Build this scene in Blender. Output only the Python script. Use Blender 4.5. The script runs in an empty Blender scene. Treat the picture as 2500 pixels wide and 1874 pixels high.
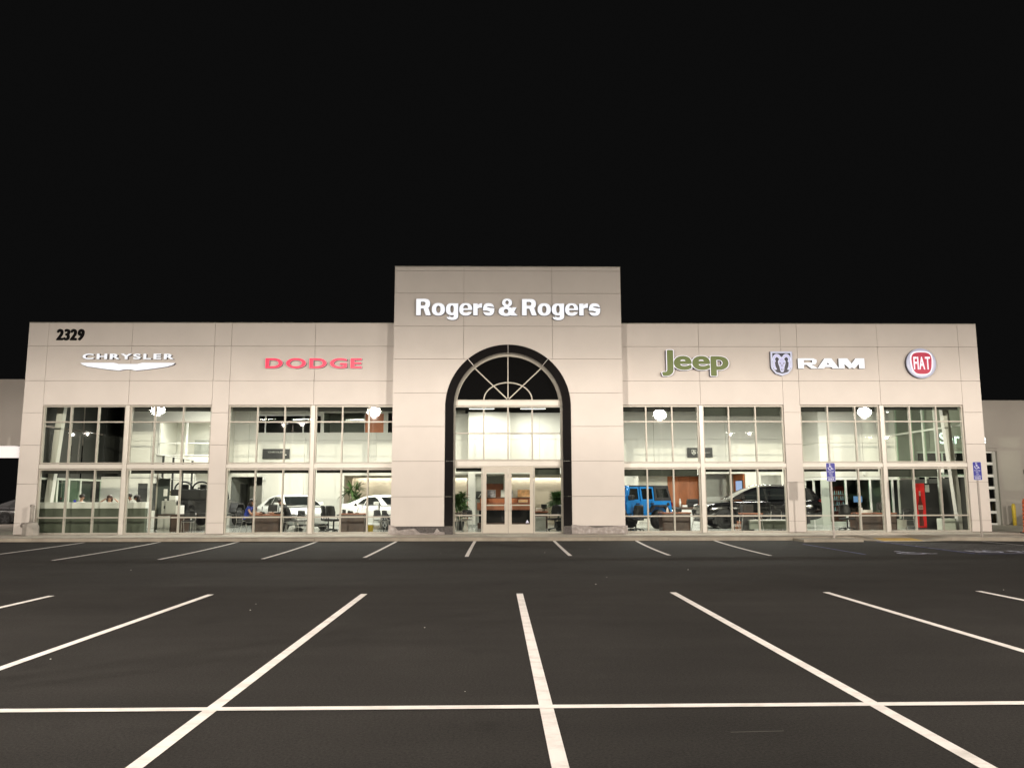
import bpy, bmesh, math, random
from math import sin, cos, pi, radians, sqrt, atan2
from mathutils import Matrix, Vector
random.seed(7)
SC = bpy.context.scene
COL = SC.collection

# ------------------------------------------------------------------ camera
cam_d = bpy.data.cameras.new('camera')
cam = bpy.data.objects.new('camera', cam_d); COL.objects.link(cam)
yaw, pit, rol = radians(1.08637), radians(7.75126), radians(-0.1362)
fw = Vector((sin(yaw)*cos(pit), cos(yaw)*cos(pit), sin(pit)))
rt = Vector((cos(yaw), -sin(yaw), 0)); up = rt.cross(fw)
r2 = cos(rol)*rt + sin(rol)*up; u2 = cos(rol)*up - sin(rol)*rt
cam.matrix_world = Matrix(((r2.x, u2.x, -fw.x, -0.43), (r2.y, u2.y, -fw.y, -31.2), (r2.z, u2.z, -fw.z, 1.6), (0, 0, 0, 1)))
cam_d.sensor_width = 36; cam_d.lens = 1972.22/2500*36
cam_d.clip_start = 0.05; cam_d.clip_end = 800
SC.camera = cam

# ------------------------------------------------------------------ world, exposure
wd = bpy.data.worlds.new('World'); SC.world = wd; wd.use_nodes = True
wd.node_tree.nodes['Background'].inputs[0].default_value = (0.0039, 0.0039, 0.0039, 1)
wd.node_tree.nodes['Background'].inputs[1].default_value = 1.0
SC.view_settings.view_transform = 'Standard'
try: SC.view_settings.look = 'None'
except Exception: pass
SC.view_settings.gamma = 1; SC.view_settings.exposure = 0
SC.cycles.use_denoising = True
SC.cycles.max_bounces = 10; SC.cycles.transparent_max_bounces = 32
SC.cycles.diffuse_bounces = 4; SC.cycles.glossy_bounces = 4
SC.cycles.caustics_reflective = False; SC.cycles.caustics_refractive = False
SC.cycles.sample_clamp_indirect = 6

# key light levels
NEAR_W = 18300.0    # lot lamp heads that face the showroom
FAR_W = 17500.0
LAMP_C = (1.0, 0.885, 0.775)
IN_C = (1.0, 0.96, 0.89)

# ------------------------------------------------------------------ materials
MATS = {}
def mat(name, col=(.5, .5, .5), rough=.6, metal=0., emit=None, es=1., noise=0., nscale=8., bump=0., bscale=40., coat=0., spec=.5, alpha=1.):
    if name in MATS: return MATS[name]
    m = bpy.data.materials.new(name); m.use_nodes = True; MATS[name] = m
    nt = m.node_tree; b = nt.nodes['Principled BSDF']
    b.inputs['Base Color'].default_value = (*col, 1); b.inputs['Roughness'].default_value = rough
    b.inputs['Metallic'].default_value = metal; b.inputs['Coat Weight'].default_value = coat
    b.inputs['Specular IOR Level'].default_value = spec; b.inputs['Alpha'].default_value = alpha
    if emit:
        b.inputs['Emission Color'].default_value = (*emit, 1); b.inputs['Emission Strength'].default_value = es
    if noise or bump:
        tc = nt.nodes.new('ShaderNodeTexCoord')
        if noise:
            n = nt.nodes.new('ShaderNodeTexNoise'); n.inputs['Scale'].default_value = nscale; n.inputs['Detail'].default_value = 6
            nt.links.new(tc.outputs['Object'], n.inputs['Vector'])
            r = nt.nodes.new('ShaderNodeMapRange'); r.inputs[1].default_value = .3; r.inputs[2].default_value = .7
            r.inputs[3].default_value = 1-noise; r.inputs[4].default_value = 1+noise
            nt.links.new(n.outputs['Fac'], r.inputs[0])
            mx = nt.nodes.new('ShaderNodeVectorMath'); mx.operation = 'SCALE'; mx.inputs[0].default_value = col
            nt.links.new(r.outputs[0], mx.inputs['Scale']); nt.links.new(mx.outputs[0], b.inputs['Base Color'])
        if bump:
            n2 = nt.nodes.new('ShaderNodeTexNoise'); n2.inputs['Scale'].default_value = bscale; n2.inputs['Detail'].default_value = 4
            nt.links.new(tc.outputs['Object'], n2.inputs['Vector'])
            bp = nt.nodes.new('ShaderNodeBump'); bp.inputs['Strength'].default_value = bump; bp.inputs['Distance'].default_value = .02
            nt.links.new(n2.outputs['Fac'], bp.inputs['Height']); nt.links.new(bp.outputs[0], b.inputs['Normal'])
    return m

def glass_mat(name, tint, ior=1.5, grime=True):
    m = bpy.data.materials.new(name); m.use_nodes = True; MATS[name] = m
    nt = m.node_tree; nt.nodes.clear()
    out = nt.nodes.new('ShaderNodeOutputMaterial'); mix = nt.nodes.new('ShaderNodeMixShader')
    tr = nt.nodes.new('ShaderNodeBsdfTransparent'); tr.inputs[0].default_value = (*tint, 1)
    gl = nt.nodes.new('ShaderNodeBsdfGlossy'); gl.inputs['Roughness'].default_value = .012
    fr = nt.nodes.new('ShaderNodeFresnel'); fr.inputs[0].default_value = ior
    ge = nt.nodes.new('ShaderNodeNewGeometry'); inv = nt.nodes.new('ShaderNodeMath'); inv.operation = 'SUBTRACT'; inv.inputs[0].default_value = 1
    mu = nt.nodes.new('ShaderNodeMath'); mu.operation = 'MULTIPLY'
    nt.links.new(ge.outputs['Backfacing'], inv.inputs[1]); nt.links.new(fr.outputs[0], mu.inputs[0]); nt.links.new(inv.outputs[0], mu.inputs[1])
    nt.links.new(mu.outputs[0], mix.inputs[0]); nt.links.new(tr.outputs[0], mix.inputs[1]); nt.links.new(gl.outputs[0], mix.inputs[2])
    # slight waviness of the glass
    tc = nt.nodes.new('ShaderNodeTexCoord'); n = nt.nodes.new('ShaderNodeTexNoise'); n.inputs['Scale'].default_value = 1.3
    nt.links.new(tc.outputs['Object'], n.inputs['Vector'])
    bp = nt.nodes.new('ShaderNodeBump'); bp.inputs['Strength'].default_value = .009; bp.inputs['Distance'].default_value = .02
    nt.links.new(n.outputs['Fac'], bp.inputs['Height']); nt.links.new(bp.outputs[0], gl.inputs['Normal'])
    nt.links.new(mix.outputs[0], out.inputs[0])
    return m

def asphalt_mat():
    m = bpy.data.materials.new('asphalt'); m.use_nodes = True; MATS['asphalt'] = m
    nt = m.node_tree; L = nt.links; b = nt.nodes['Principled BSDF']
    ge = nt.nodes.new('ShaderNodeNewGeometry')
    def noise(s, d=4, rough=.6):
        n = nt.nodes.new('ShaderNodeTexNoise'); n.inputs['Scale'].default_value = s; n.inputs['Detail'].default_value = d
        n.inputs['Roughness'].default_value = rough
        L.new(ge.outputs['Position'], n.inputs['Vector']); return n
    def rng(src, a, bb, c, d):
        r = nt.nodes.new('ShaderNodeMapRange')
        for i, v in enumerate((a, bb, c, d)): r.inputs[i+1].default_value = v
        L.new(src, r.inputs[0]); return r.outputs[0]
    def mul(x, y):
        k = nt.nodes.new('ShaderNodeMath'); k.operation = 'MULTIPLY'; L.new(x, k.inputs[0]); L.new(y, k.inputs[1]); return k.outputs[0]
    big = rng(noise(.23, 5).outputs['Fac'], .3, .7, .76, 1.24)
    mp = nt.nodes.new('ShaderNodeMapping'); mp.inputs['Scale'].default_value = (.35, 2.2, 1)
    L.new(ge.outputs['Position'], mp.inputs['Vector'])
    ns = nt.nodes.new('ShaderNodeTexNoise'); ns.inputs['Scale'].default_value = .8; ns.inputs['Detail'].default_value = 6
    L.new(mp.outputs[0], ns.inputs['Vector'])
    streak = rng(ns.outputs['Fac'], .3, .7, .88, 1.12)
    fine = rng(noise(48, 4, .75).outputs['Fac'], .28, .72, .35, 1.65)
    agg = nt.nodes.new('ShaderNodeTexVoronoi'); agg.inputs['Scale'].default_value = 55
    L.new(ge.outputs['Position'], agg.inputs['Vector'])
    sp = nt.nodes.new('ShaderNodeValToRGB')
    sp.color_ramp.elements[0].position = 0; sp.color_ramp.elements[0].color = (1.5, 1.5, 1.5, 1)
    sp.color_ramp.elements[1].position = .22; sp.color_ramp.elements[1].color = (1, 1, 1, 1)
    L.new(agg.outputs['Distance'], sp.inputs[0])
    blot = noise(.9, 6, .62).outputs['Fac']
    stain = mul(rng(blot, .60, .70, 1.0, 1.22), rng(blot, .30, .40, .72, 1.0))
    f = mul(mul(mul(big, stain), streak), mul(fine, sp.outputs[0]))
    vm = nt.nodes.new('ShaderNodeVectorMath'); vm.operation = 'SCALE'; vm.inputs[0].default_value = (.0262, .0246, .0227)
    L.new(f, vm.inputs['Scale']); L.new(vm.outputs[0], b.inputs['Base Color'])
    b.inputs['Roughness'].default_value = .85; b.inputs['Specular IOR Level'].default_value = .2
    bp = nt.nodes.new('ShaderNodeBump'); bp.inputs['Strength'].default_value = .8; bp.inputs['Distance'].default_value = .015
    L.new(noise(60, 4, .75).outputs['Fac'], bp.inputs['Height']); L.new(bp.outputs[0], b.inputs['Normal'])
    return m

def paint_mat(name, col, wear=.35, low=None):
    # road paint: worn where a noise mask says so, tyre scuffs across it
    m = bpy.data.materials.new(name); m.use_nodes = True; MATS[name] = m
    nt = m.node_tree; L = nt.links; b = nt.nodes['Principled BSDF']; ge = nt.nodes.new('ShaderNodeNewGeometry')
    n = nt.nodes.new('ShaderNodeTexNoise'); n.inputs['Scale'].default_value = 3.0; n.inputs['Detail'].default_value = 9; n.inputs['Roughness'].default_value = .72
    mp = nt.nodes.new('ShaderNodeMapping'); mp.inputs['Scale'].default_value = (.9, 1.6, 1); mp.inputs['Rotation'].default_value = (0, 0, .5)
    L.new(ge.outputs['Position'], mp.inputs['Vector']); L.new(mp.outputs[0], n.inputs['Vector'])
    r = nt.nodes.new('ShaderNodeValToRGB'); r.color_ramp.elements[0].position = wear-.12; r.color_ramp.elements[1].position = wear+.1
    low = low or tuple(c*.62 for c in col)
    r.color_ramp.elements[0].color = (*low, 1); r.color_ramp.elements[1].color = (*col, 1)
    L.new(n.outputs['Fac'], r.inputs[0]); L.new(r.outputs[0], b.inputs['Base Color'])
    b.inputs['Roughness'].default_value = .7
    return m

asphalt_mat()
mat('panel', (.62, .575, .53), .62, noise=.035, nscale=.9, bump=.12, bscale=120)
mat('panel_low', (.55, .505, .46), .7, noise=.05, nscale=.7, bump=.1, bscale=90)
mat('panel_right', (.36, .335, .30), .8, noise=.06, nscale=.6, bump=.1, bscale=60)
mat('joint', (.30, .26, .22), .9)
mat('core', (.4, .37, .34), .85, noise=.05)
mat('alu', (.40, .375, .32), .45, metal=.15, noise=.03, nscale=3)
mat('alu_bright', (.62, .59, .53), .42, metal=.1, noise=.03, nscale=2)
mat('door_alu', (.50, .46, .39), .45, metal=.1, noise=.03, nscale=3)
mat('steel', (.5, .48, .45), .32, metal=.9, noise=.08)
mat('chrome', (.75, .75, .76), .12, metal=1.)
mat('granite', (.012, .011, .011), .07, noise=.35, nscale=60, spec=.55)
mat('granite_base', (.10, .092, .088), .2, noise=.3, nscale=14)
mat('concrete', (.50, .455, .39), .85, noise=.13, nscale=2.2, bump=.2, bscale=60)
mat('kerb', (.31, .275, .22), .85, noise=.16, nscale=2.5, bump=.2, bscale=60)
mat('footing', (.30, .28, .25), .88, noise=.2, nscale=5, bump=.3, bscale=30)
paint_mat('line_paint', (.84, .80, .77), .44, (.60, .57, .54))
paint_mat('faded_paint', (.42, .41, .42), .42, (.12, .115, .12))
paint_mat('blue_paint', (.07, .09, .30), .45, (.04, .045, .10))
paint_mat('white_icon', (.60, .62, .78), .38, (.18, .19, .34))
mat('scuff', (.09, .085, .08), .9)
mat('reflection_yellow', (.45, .38, .12), .3, alpha=.45)  # tint of a yellowish reflection, used as a sheet
mat('yellow_dome', (.50, .34, .10), .8, noise=.12, nscale=6)
mat('yellow', (.62, .45, .05), .6, noise=.15, nscale=7)
glass_mat('glass', (.955, .975, .95))
glass_mat('glass_green', (.80, .90, .83))
mat('black_glass', (.006, .006, .006), .03)
mat('in_wall', (.66, .65, .59), .8, noise=.02, nscale=.6)
mat('in_joint', (.22, .22, .19), .9)
mat('in_grey', (.33, .34, .31), .8, noise=.04)
mat('in_dark', (.06, .062, .058), .8, noise=.1)
mat('beige', (.46, .41, .34), .8, noise=.03)
mat('ceiling', (.028, .028, .025), .9, noise=.15)
mat('soffit', (.55, .54, .48), .8)
mat('tile', (.36, .37, .34), .16, noise=.06, nscale=1.2)
mat('shade', (.020, .020, .017), .85, noise=.2, nscale=20)
mat('shade_green', (.045, .050, .040), .85, noise=.15, nscale=20)
mat('orange_wood', (.42, .125, .035), .45, noise=.12, nscale=3)
mat('red_wood', (.30, .10, .045), .4, noise=.18, nscale=4)
mat('dark_wood', (.055, .026, .015), .38, noise=.25, nscale=5)
mat('black', (.012, .012, .012), .5)
mat('black_gloss', (.008, .008, .009), .12)
mat('rubber', (.014, .014, .014), .75)
mat('char', (.035, .035, .034), .6)
mat('plastic_grey', (.42, .42, .38), .5)
mat('white_paint', (.72, .72, .68), .45)
mat('paper', (.78, .77, .72), .7)
mat('pale_green_wall', (.50, .53, .45), .7)
mat('sea_grey', (.36, .39, .34), .6)
mat('green_grey', (.085, .098, .070), .6, noise=.06, nscale=2)
mat('seat_grey', (.30, .33, .28), .8, noise=.05)
mat('leaf', (.075, .150, .04), .5, noise=.3, nscale=9)
mat('leaf_dark', (.045, .085, .026), .45, noise=.3, nscale=9)
mat('soil', (.03, .02, .014), .9)
mat('car_white', (.78, .78, .75), .25, coat=.6)
mat('car_silver', (.70, .71, .69), .28, coat=.6)
mat('car_blue', (.015, .25, .74), .28, coat=.5)
mat('car_black', (.006, .006, .007), .12, coat=1.)
mat('car_dark', (.02, .02, .022), .2, coat=.6)
mat('car_red', (.25, .015, .02), .25, coat=.6)
mat('trim', (.02, .02, .021), .55)
mat('window_dark', (.012, .014, .014), .05)
mat('window_grey', (.10, .115, .105), .06)
mat('rim', (.45, .45, .45), .3, metal=.8)
mat('rim_dark', (.035, .035, .037), .3, metal=.5)
mat('lamp_clear', (.75, .75, .75), .1, metal=.4)
mat('tail_red', (.35, .012, .012), .15)
mat('plastic_sheet', (.44, .40, .375), .2, noise=.12, nscale=3, alpha=.7)
mat('film_thin', (.25, .21, .17), .2, alpha=.30)
mat('orange_plastic', (.62, .11, .035), .6, noise=.08)
mat('sign_blue', (.018, .020, .26), .45)
mat('sign_white', (.62, .64, .80), .5)
mat('post_metal', (.34, .31, .28), .45, metal=.4, noise=.1)
mat('service_face', (.2, .2, .2), .4, emit=(.92, 1.0, .98), es=2.6)
mat('sign_face', (.12, .12, .13), .4, emit=(.96, .97, 1.0), es=.95)
mat('sign_face_soft', (.12, .12, .14), .4, emit=(.80, .82, 1.0), es=.8)
mat('sign_side', (.055, .05, .07), .5)
mat('sign_side_grey', (.13, .115, .105), .5)
mat('sign_pink', (.2, .08, .1), .4, emit=(1.0, .46, .60), es=.62)
mat('sign_red', (.2, .008, .02), .4, emit=(1.0, .012, .075), es=.95)
mat('sign_green', (.075, .105, .014), .5, emit=(.15, .21, .03), es=.22)
mat('badge_red', (.30, .002, .02), .4, emit=(.60, .002, .085), es=.34)
mat('badge_silver', (.35, .36, .43), .3, emit=(.60, .64, .86), es=.34)
mat('badge_white', (.15, .15, .15), .4, emit=(1., .93, 1.), es=.95)
mat('shield_navy', (.012, .012, .035), .4)
mat('ram_grey', (.3, .3, .42), .4, emit=(.50, .51, .80), es=.55)
mat('number_black', (.005, .004, .004), .8, spec=.2)
mat('fixture', (.9, .9, .9), .4, emit=(1., .98, .9), es=6.)
mat('fixture_soft', (.9, .9, .9), .4, emit=(1., .97, .88), es=2.2)
mat('soffit_glow', (.8, .78, .74), .5, emit=(1., .90, .84), es=.98)  # self-glow in place of lamplight falling on the canopy soffit
mat('lot_lens', (.9, .9, .9), .4, emit=(1., .93, .80), es=160.)
mat('lot_lens_far', (.9, .9, .9), .4, emit=(1., .96, .88), es=26.)
mat('screen_blue', (.02, .03, .05), .2, emit=(.30, .45, .90), es=.75)
mat('screen_pale', (.02, .03, .05), .2, emit=(.42, .56, .90), es=.85)
mat('vend_red', (.50, .012, .012), .35, emit=(.62, .02, .015), es=.28)
mat('vend_pale', (.55, .42, .36), .4)
mat('vend_dark', (.16, .03, .02), .4)
mat('vend_lit', (.2, .25, .28), .3, emit=(.35, .52, .60), es=.4)
mat('skin', (.42, .235, .16), .55)
mat('skin_dark', (.24, .12, .075), .55)
mat('hair', (.016, .010, .008), .5)
mat('hair_brown', (.045, .020, .012), .5)
mat('shirt_blue', (.022, .045, .30), .8)
mat('shirt_black', (.014, .014, .016), .8)
mat('shirt_white', (.62, .61, .57), .8)
mat('trousers', (.03, .028, .027), .85)
mat('bright_blue', (.01, .012, .45), .5)
mat('photo_warm', (.62, .36, .17), .35, emit=(.9, .45, .18), es=.25, noise=.5, nscale=6)
mat('photo_grey', (.30, .28, .30), .35, noise=.6, nscale=9)
mat('ground_dark', (.020, .017, .013), .95, noise=.3, nscale=5)
mat('end_dark', (.035, .036, .032), .35)
mat('litter_white', (.6, .58, .55), .8)

# ------------------------------------------------------------------ mesh helpers
class MB:
    def __init__(s): s.v = []; s.f = []; s.m = []; s.sm = []
    def face(s, pts, mi=0, smooth=False):
        n = len(s.v); s.v += [tuple(p) for p in pts]; s.f.append(tuple(range(n, n+len(pts)))); s.m.append(mi); s.sm.append(smooth)
    def idx(s, verts, faces, mi=0, smooth=False):
        n = len(s.v); s.v += [tuple(p) for p in verts]
        for f in faces: s.f.append(tuple(i+n for i in f)); s.m.append(mi); s.sm.append(smooth)
    def box(s, x0, y0, z0, x1, y1, z1, mi=0, b=0.):
        if x1 < x0: x0, x1 = x1, x0
        if y1 < y0: y0, y1 = y1, y0
        if z1 < z0: z0, z1 = z1, z0
        if b <= 0:
            v = [(x0,y0,z0),(x1,y0,z0),(x1,y1,z0),(x0,y1,z0),(x0,y0,z1),(x1,y0,z1),(x1,y1,z1),(x0,y1,z1)]
            s.idx(v, [(0,3,2,1),(4,5,6,7),(0,1,5,4),(1,2,6,5),(2,3,7,6),(3,0,4,7)], mi)
        else:
            bm = bmesh.new(); bmesh.ops.create_cube(bm, size=1)
            for q in bm.verts: q.co = Vector(((x0+x1)/2+q.co.x*(x1-x0), (y0+y1)/2+q.co.y*(y1-y0), (z0+z1)/2+q.co.z*(z1-z0)))
            bmesh.ops.bevel(bm, geom=bm.edges[:], offset=b, segments=2, affect='EDGES', profile=.6)
            s.bm(bm, mi)
    def bm(s, bm, mi=0, smooth=False, mx=None):
        bm.verts.index_update()
        s.idx([(mx @ v.co if mx else v.co) for v in bm.verts], [tuple(v.index for v in f.verts) for f in bm.faces], mi, smooth); bm.free()
    def prism(s, poly, a, b, axis='y', mi=0, side=None):
        # poly in (x,z) for axis y, (x,y) for axis z, (y,z) for axis x
        P = {'y': lambda p, t: (p[0], t, p[1]), 'z': lambda p, t: (p[0], p[1], t), 'x': lambda p, t: (t, p[0], p[1])}[axis]
        n = len(poly); v = [P(p, a) for p in poly]+[P(p, b) for p in poly]
        s.idx(v, [tuple(range(n)), tuple(range(2*n-1, n-1, -1))], mi)
        s.idx(v, [(i, i+n, (i+1) % n+n, (i+1) % n) for i in range(n)], mi if side is None else side)
    def tube(s, pts, r, n=8, mi=0, cap=True):
        pts = [Vector(p) for p in pts]; rs = r if isinstance(r, (list, tuple)) else [r]*len(pts)
        rings = []; prev = None
        for i, p in enumerate(pts):
            d = (pts[min(i+1, len(pts)-1)]-pts[max(i-1, 0)]).normalized()
            if prev is None:
                a = Vector((0, 0, 1)) if abs(d.z) < .9 else Vector((1, 0, 0)); u = d.cross(a).normalized()
            else:
                u = (prev-d*prev.dot(d)).normalized()
            prev = u; w = d.cross(u)
            rings.append([p+rs[i]*(cos(2*pi*k/n)*u+sin(2*pi*k/n)*w) for k in range(n)])
        v = [q for rg in rings for q in rg]; f = []
        for i in range(len(rings)-1):
            for k in range(n):
                f.append((i*n+k, i*n+(k+1) % n, (i+1)*n+(k+1) % n, (i+1)*n+k))
        s.idx(v, f, mi, True)
        if cap: s.idx(v, [tuple(range(n))[::-1], tuple(range((len(rings)-1)*n, len(rings)*n))], mi)
    def lathe(s, prof, c=(0, 0, 0), axis='z', n=20, mi=0, smooth=True):
        v = []; f = []
        for (r, h) in prof:
            for k in range(n):
                a = 2*pi*k/n; x, y = r*cos(a), r*sin(a)
                q = {'z': (x, y, h), 'y': (x, h, -y), 'x': (h, x, y)}[axis]
                v.append((q[0]+c[0], q[1]+c[1], q[2]+c[2]))
        for i in range(len(prof)-1):
            for k in range(n):
                f.append((i*n+k, i*n+(k+1) % n, (i+1)*n+(k+1) % n, (i+1)*n+k))
        s.idx(v, f, mi, smooth)
        s.idx(v, [tuple(range(n))[::-1], tuple(range((len(prof)-1)*n, len(prof)*n))], mi)
    def cyl(s, c, r, h, axis='z', n=20, mi=0):
        s.lathe([(r, 0), (r, h)], c, axis, n, mi)
    def ball(s, c, r, n=12, mi=0, sc=(1, 1, 1)):
        bm = bmesh.new(); bmesh.ops.create_uvsphere(bm, u_segments=n, v_segments=max(6, n*2//3), radius=r)
        s.bm(bm, mi, True, Matrix.Translation(c) @ Matrix.Diagonal((*sc, 1)))
    def data(s, name, mats):
        me = bpy.data.meshes.new(name); me.from_pydata(s.v, [], s.f)
        for m in (mats if isinstance(mats, (list, tuple)) else [mats]): me.materials.append(MATS[m] if isinstance(m, str) else m)
        me.polygons.foreach_set('material_index', s.m); me.polygons.foreach_set('use_smooth', s.sm)
        bm = bmesh.new(); bm.from_mesh(me); bmesh.ops.remove_doubles(bm, verts=bm.verts, dist=1e-5)
        bmesh.ops.recalc_face_normals(bm, faces=bm.faces); bm.to_mesh(me); bm.free()
        me.update(); return me
    def build(s, name, mats, parent=None, loc=None, rz=0.):
        o = bpy.data.objects.new(name, s.data(name, mats)); COL.objects.link(o)
        if parent is not None: o.parent = parent
        if loc: o.location = loc
        if rz: o.rotation_euler = (0, 0, rz)
        return o

def tag(o, label=None, cat=None, group=None, kind=None):
    if label: o['label'] = label
    if cat: o['category'] = cat
    if group: o['group'] = group
    if kind: o['kind'] = kind
    return o
def thing(name, label, cat, loc=(0, 0, 0), rz=0., group=None):
    o = bpy.data.objects.new(name, None); COL.objects.link(o); o.location = loc; o.rotation_euler = (0, 0, rz)
    o.empty_display_size = .2
    return tag(o, label, cat, group)
def part_empty(name, parent):
    o = bpy.data.objects.new(name, None); COL.objects.link(o); o.parent = parent; return o
def copy_tree(o, parent=None, label=None, loc=None, rz=None):
    c = o.copy(); COL.objects.link(c)
    if parent is not None: c.parent = parent
    if label: c['label'] = label
    if loc is not None: c.location = loc
    if rz is not None: c.rotation_euler = (0, 0, rz)
    for ch in list(o.children): copy_tree(ch, c)
    return c
def one(name, label, cat, mb, mats, loc=(0, 0, 0), rz=0., group=None):
    o = mb.build(name, mats, None, loc, rz); return tag(o, label, cat, group)
def area(name, loc, size, power, rot=(0, 0, 0), col=IN_C, parent=None, shape='RECTANGLE'):
    d = bpy.data.lights.new(name, 'AREA'); d.shape = shape; d.size = size[0]; d.size_y = size[1]; d.energy = power; d.color = col
    o = bpy.data.objects.new(name, d); COL.objects.link(o); o.location = loc; o.rotation_euler = rot
    if parent is not None: o.parent = parent
    return o

def glyph(ch, off=0., ext=.1, res=5, bevel=0.):
    cu = bpy.data.curves.new('glyph', 'FONT'); cu.body = ch; cu.size = 1; cu.extrude = ext; cu.offset = off; cu.resolution_u = res
    o = bpy.data.objects.new('glyph', cu); COL.objects.link(o)
    dg = bpy.context.evaluated_depsgraph_get(); me = bpy.data.meshes.new_from_object(o.evaluated_get(dg))
    bpy.data.objects.remove(o); bpy.data.curves.remove(cu)
    me.materials.clear()
    xs = [v.co.x for v in me.vertices]; ys = [v.co.y for v in me.vertices]
    return me, min(xs), max(xs), min(ys), max(ys)
import numpy as np
_bold = {}
def bold(ch, dx, dz, n=76):
    """A heavier cut of a glyph: its outline is grown by dx sideways and dz upright (distance field, contoured). -> verts2d, faces, bounds"""
    key = (ch, round(dx, 4), round(dz, 4))
    if key in _bold: return _bold[key]
    me, *_ = glyph(ch, 0., 0., 6); me.calc_loop_triangles()
    k = dx/dz if dz > 0 else 1.
    V = np.array([(v.co.x, v.co.y*k) for v in me.vertices]); T = np.array([t.vertices[:] for t in me.loop_triangles])
    cnt = {}
    for p in me.polygons:
        for e in p.edge_keys: cnt[e] = cnt.get(e, 0)+1
    E_ = np.array([e for e, c in cnt.items() if c == 1])
    lo = V.min(0)-abs(dx)-.03; hi = V.max(0)+abs(dx)+.03; h = (hi[1]-lo[1])/n; nx = int((hi[0]-lo[0])/h)+2; ny = n+2
    X, Y = np.meshgrid(lo[0]+h*np.arange(nx), lo[1]+h*np.arange(ny), indexing='ij'); P = np.stack([X.ravel(), Y.ravel()], 1)
    ins = np.zeros(len(P), bool)
    for t in T:
        A_, B_, C_ = V[t]; cr = lambda p, q: (q[0]-p[0])*(P[:, 1]-p[1])-(q[1]-p[1])*(P[:, 0]-p[0])
        c1, c2, c3 = cr(A_, B_), cr(B_, C_), cr(C_, A_); ins |= ((c1 >= 0) & (c2 >= 0) & (c3 >= 0)) | ((c1 <= 0) & (c2 <= 0) & (c3 <= 0))
    D_ = np.full(len(P), 9.)
    for a_, b_ in E_:
        p, q = V[a_], V[b_]; w_ = q-p; L2 = max(w_@w_, 1e-12); t = np.clip(((P-p)@w_)/L2, 0, 1); D_ = np.minimum(D_, np.hypot(*(P-p-t[:, None]*w_).T))
    Fv = (np.where(ins, D_, -D_)+dx).reshape(nx, ny)
    _bold[key] = contour(X, Y, Fv, k); return _bold[key]
def contour(X, Y, Fv, k=1.):
    nx, ny = Fv.shape; Fv = np.where(np.abs(Fv) < 1e-6, 1e-6, Fv)
    verts = []; ids = {}; faces = []
    def vid(key_, p):
        if key_ not in ids: ids[key_] = len(verts); verts.append((p[0], p[1]/k))
        return ids[key_]
    for i in range(nx-1):
        for j in range(ny-1):
            c = [(i, j), (i+1, j), (i+1, j+1), (i, j+1)]; f = [Fv[q] for q in c]
            if max(f) < 0: continue
            poly = []
            for m_ in range(4):
                p, q = c[m_], c[(m_+1) % 4]; fp, fq = f[m_], f[(m_+1) % 4]
                if fp > 0: poly.append(vid(p, (X[p], Y[p])))
                if (fp > 0) != (fq > 0):
                    t = fp/(fp-fq); kk = (min(p, q), max(p, q)); poly.append(vid(kk, (X[p]+t*(X[q]-X[p]), Y[p]+t*(Y[q]-Y[p]))))
            if len(poly) > 2: faces.append(poly)
    va = np.array(verts)
    return verts, faces, (va[:, 0].min(), va[:, 0].max(), va[:, 1].min(), va[:, 1].max())
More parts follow.
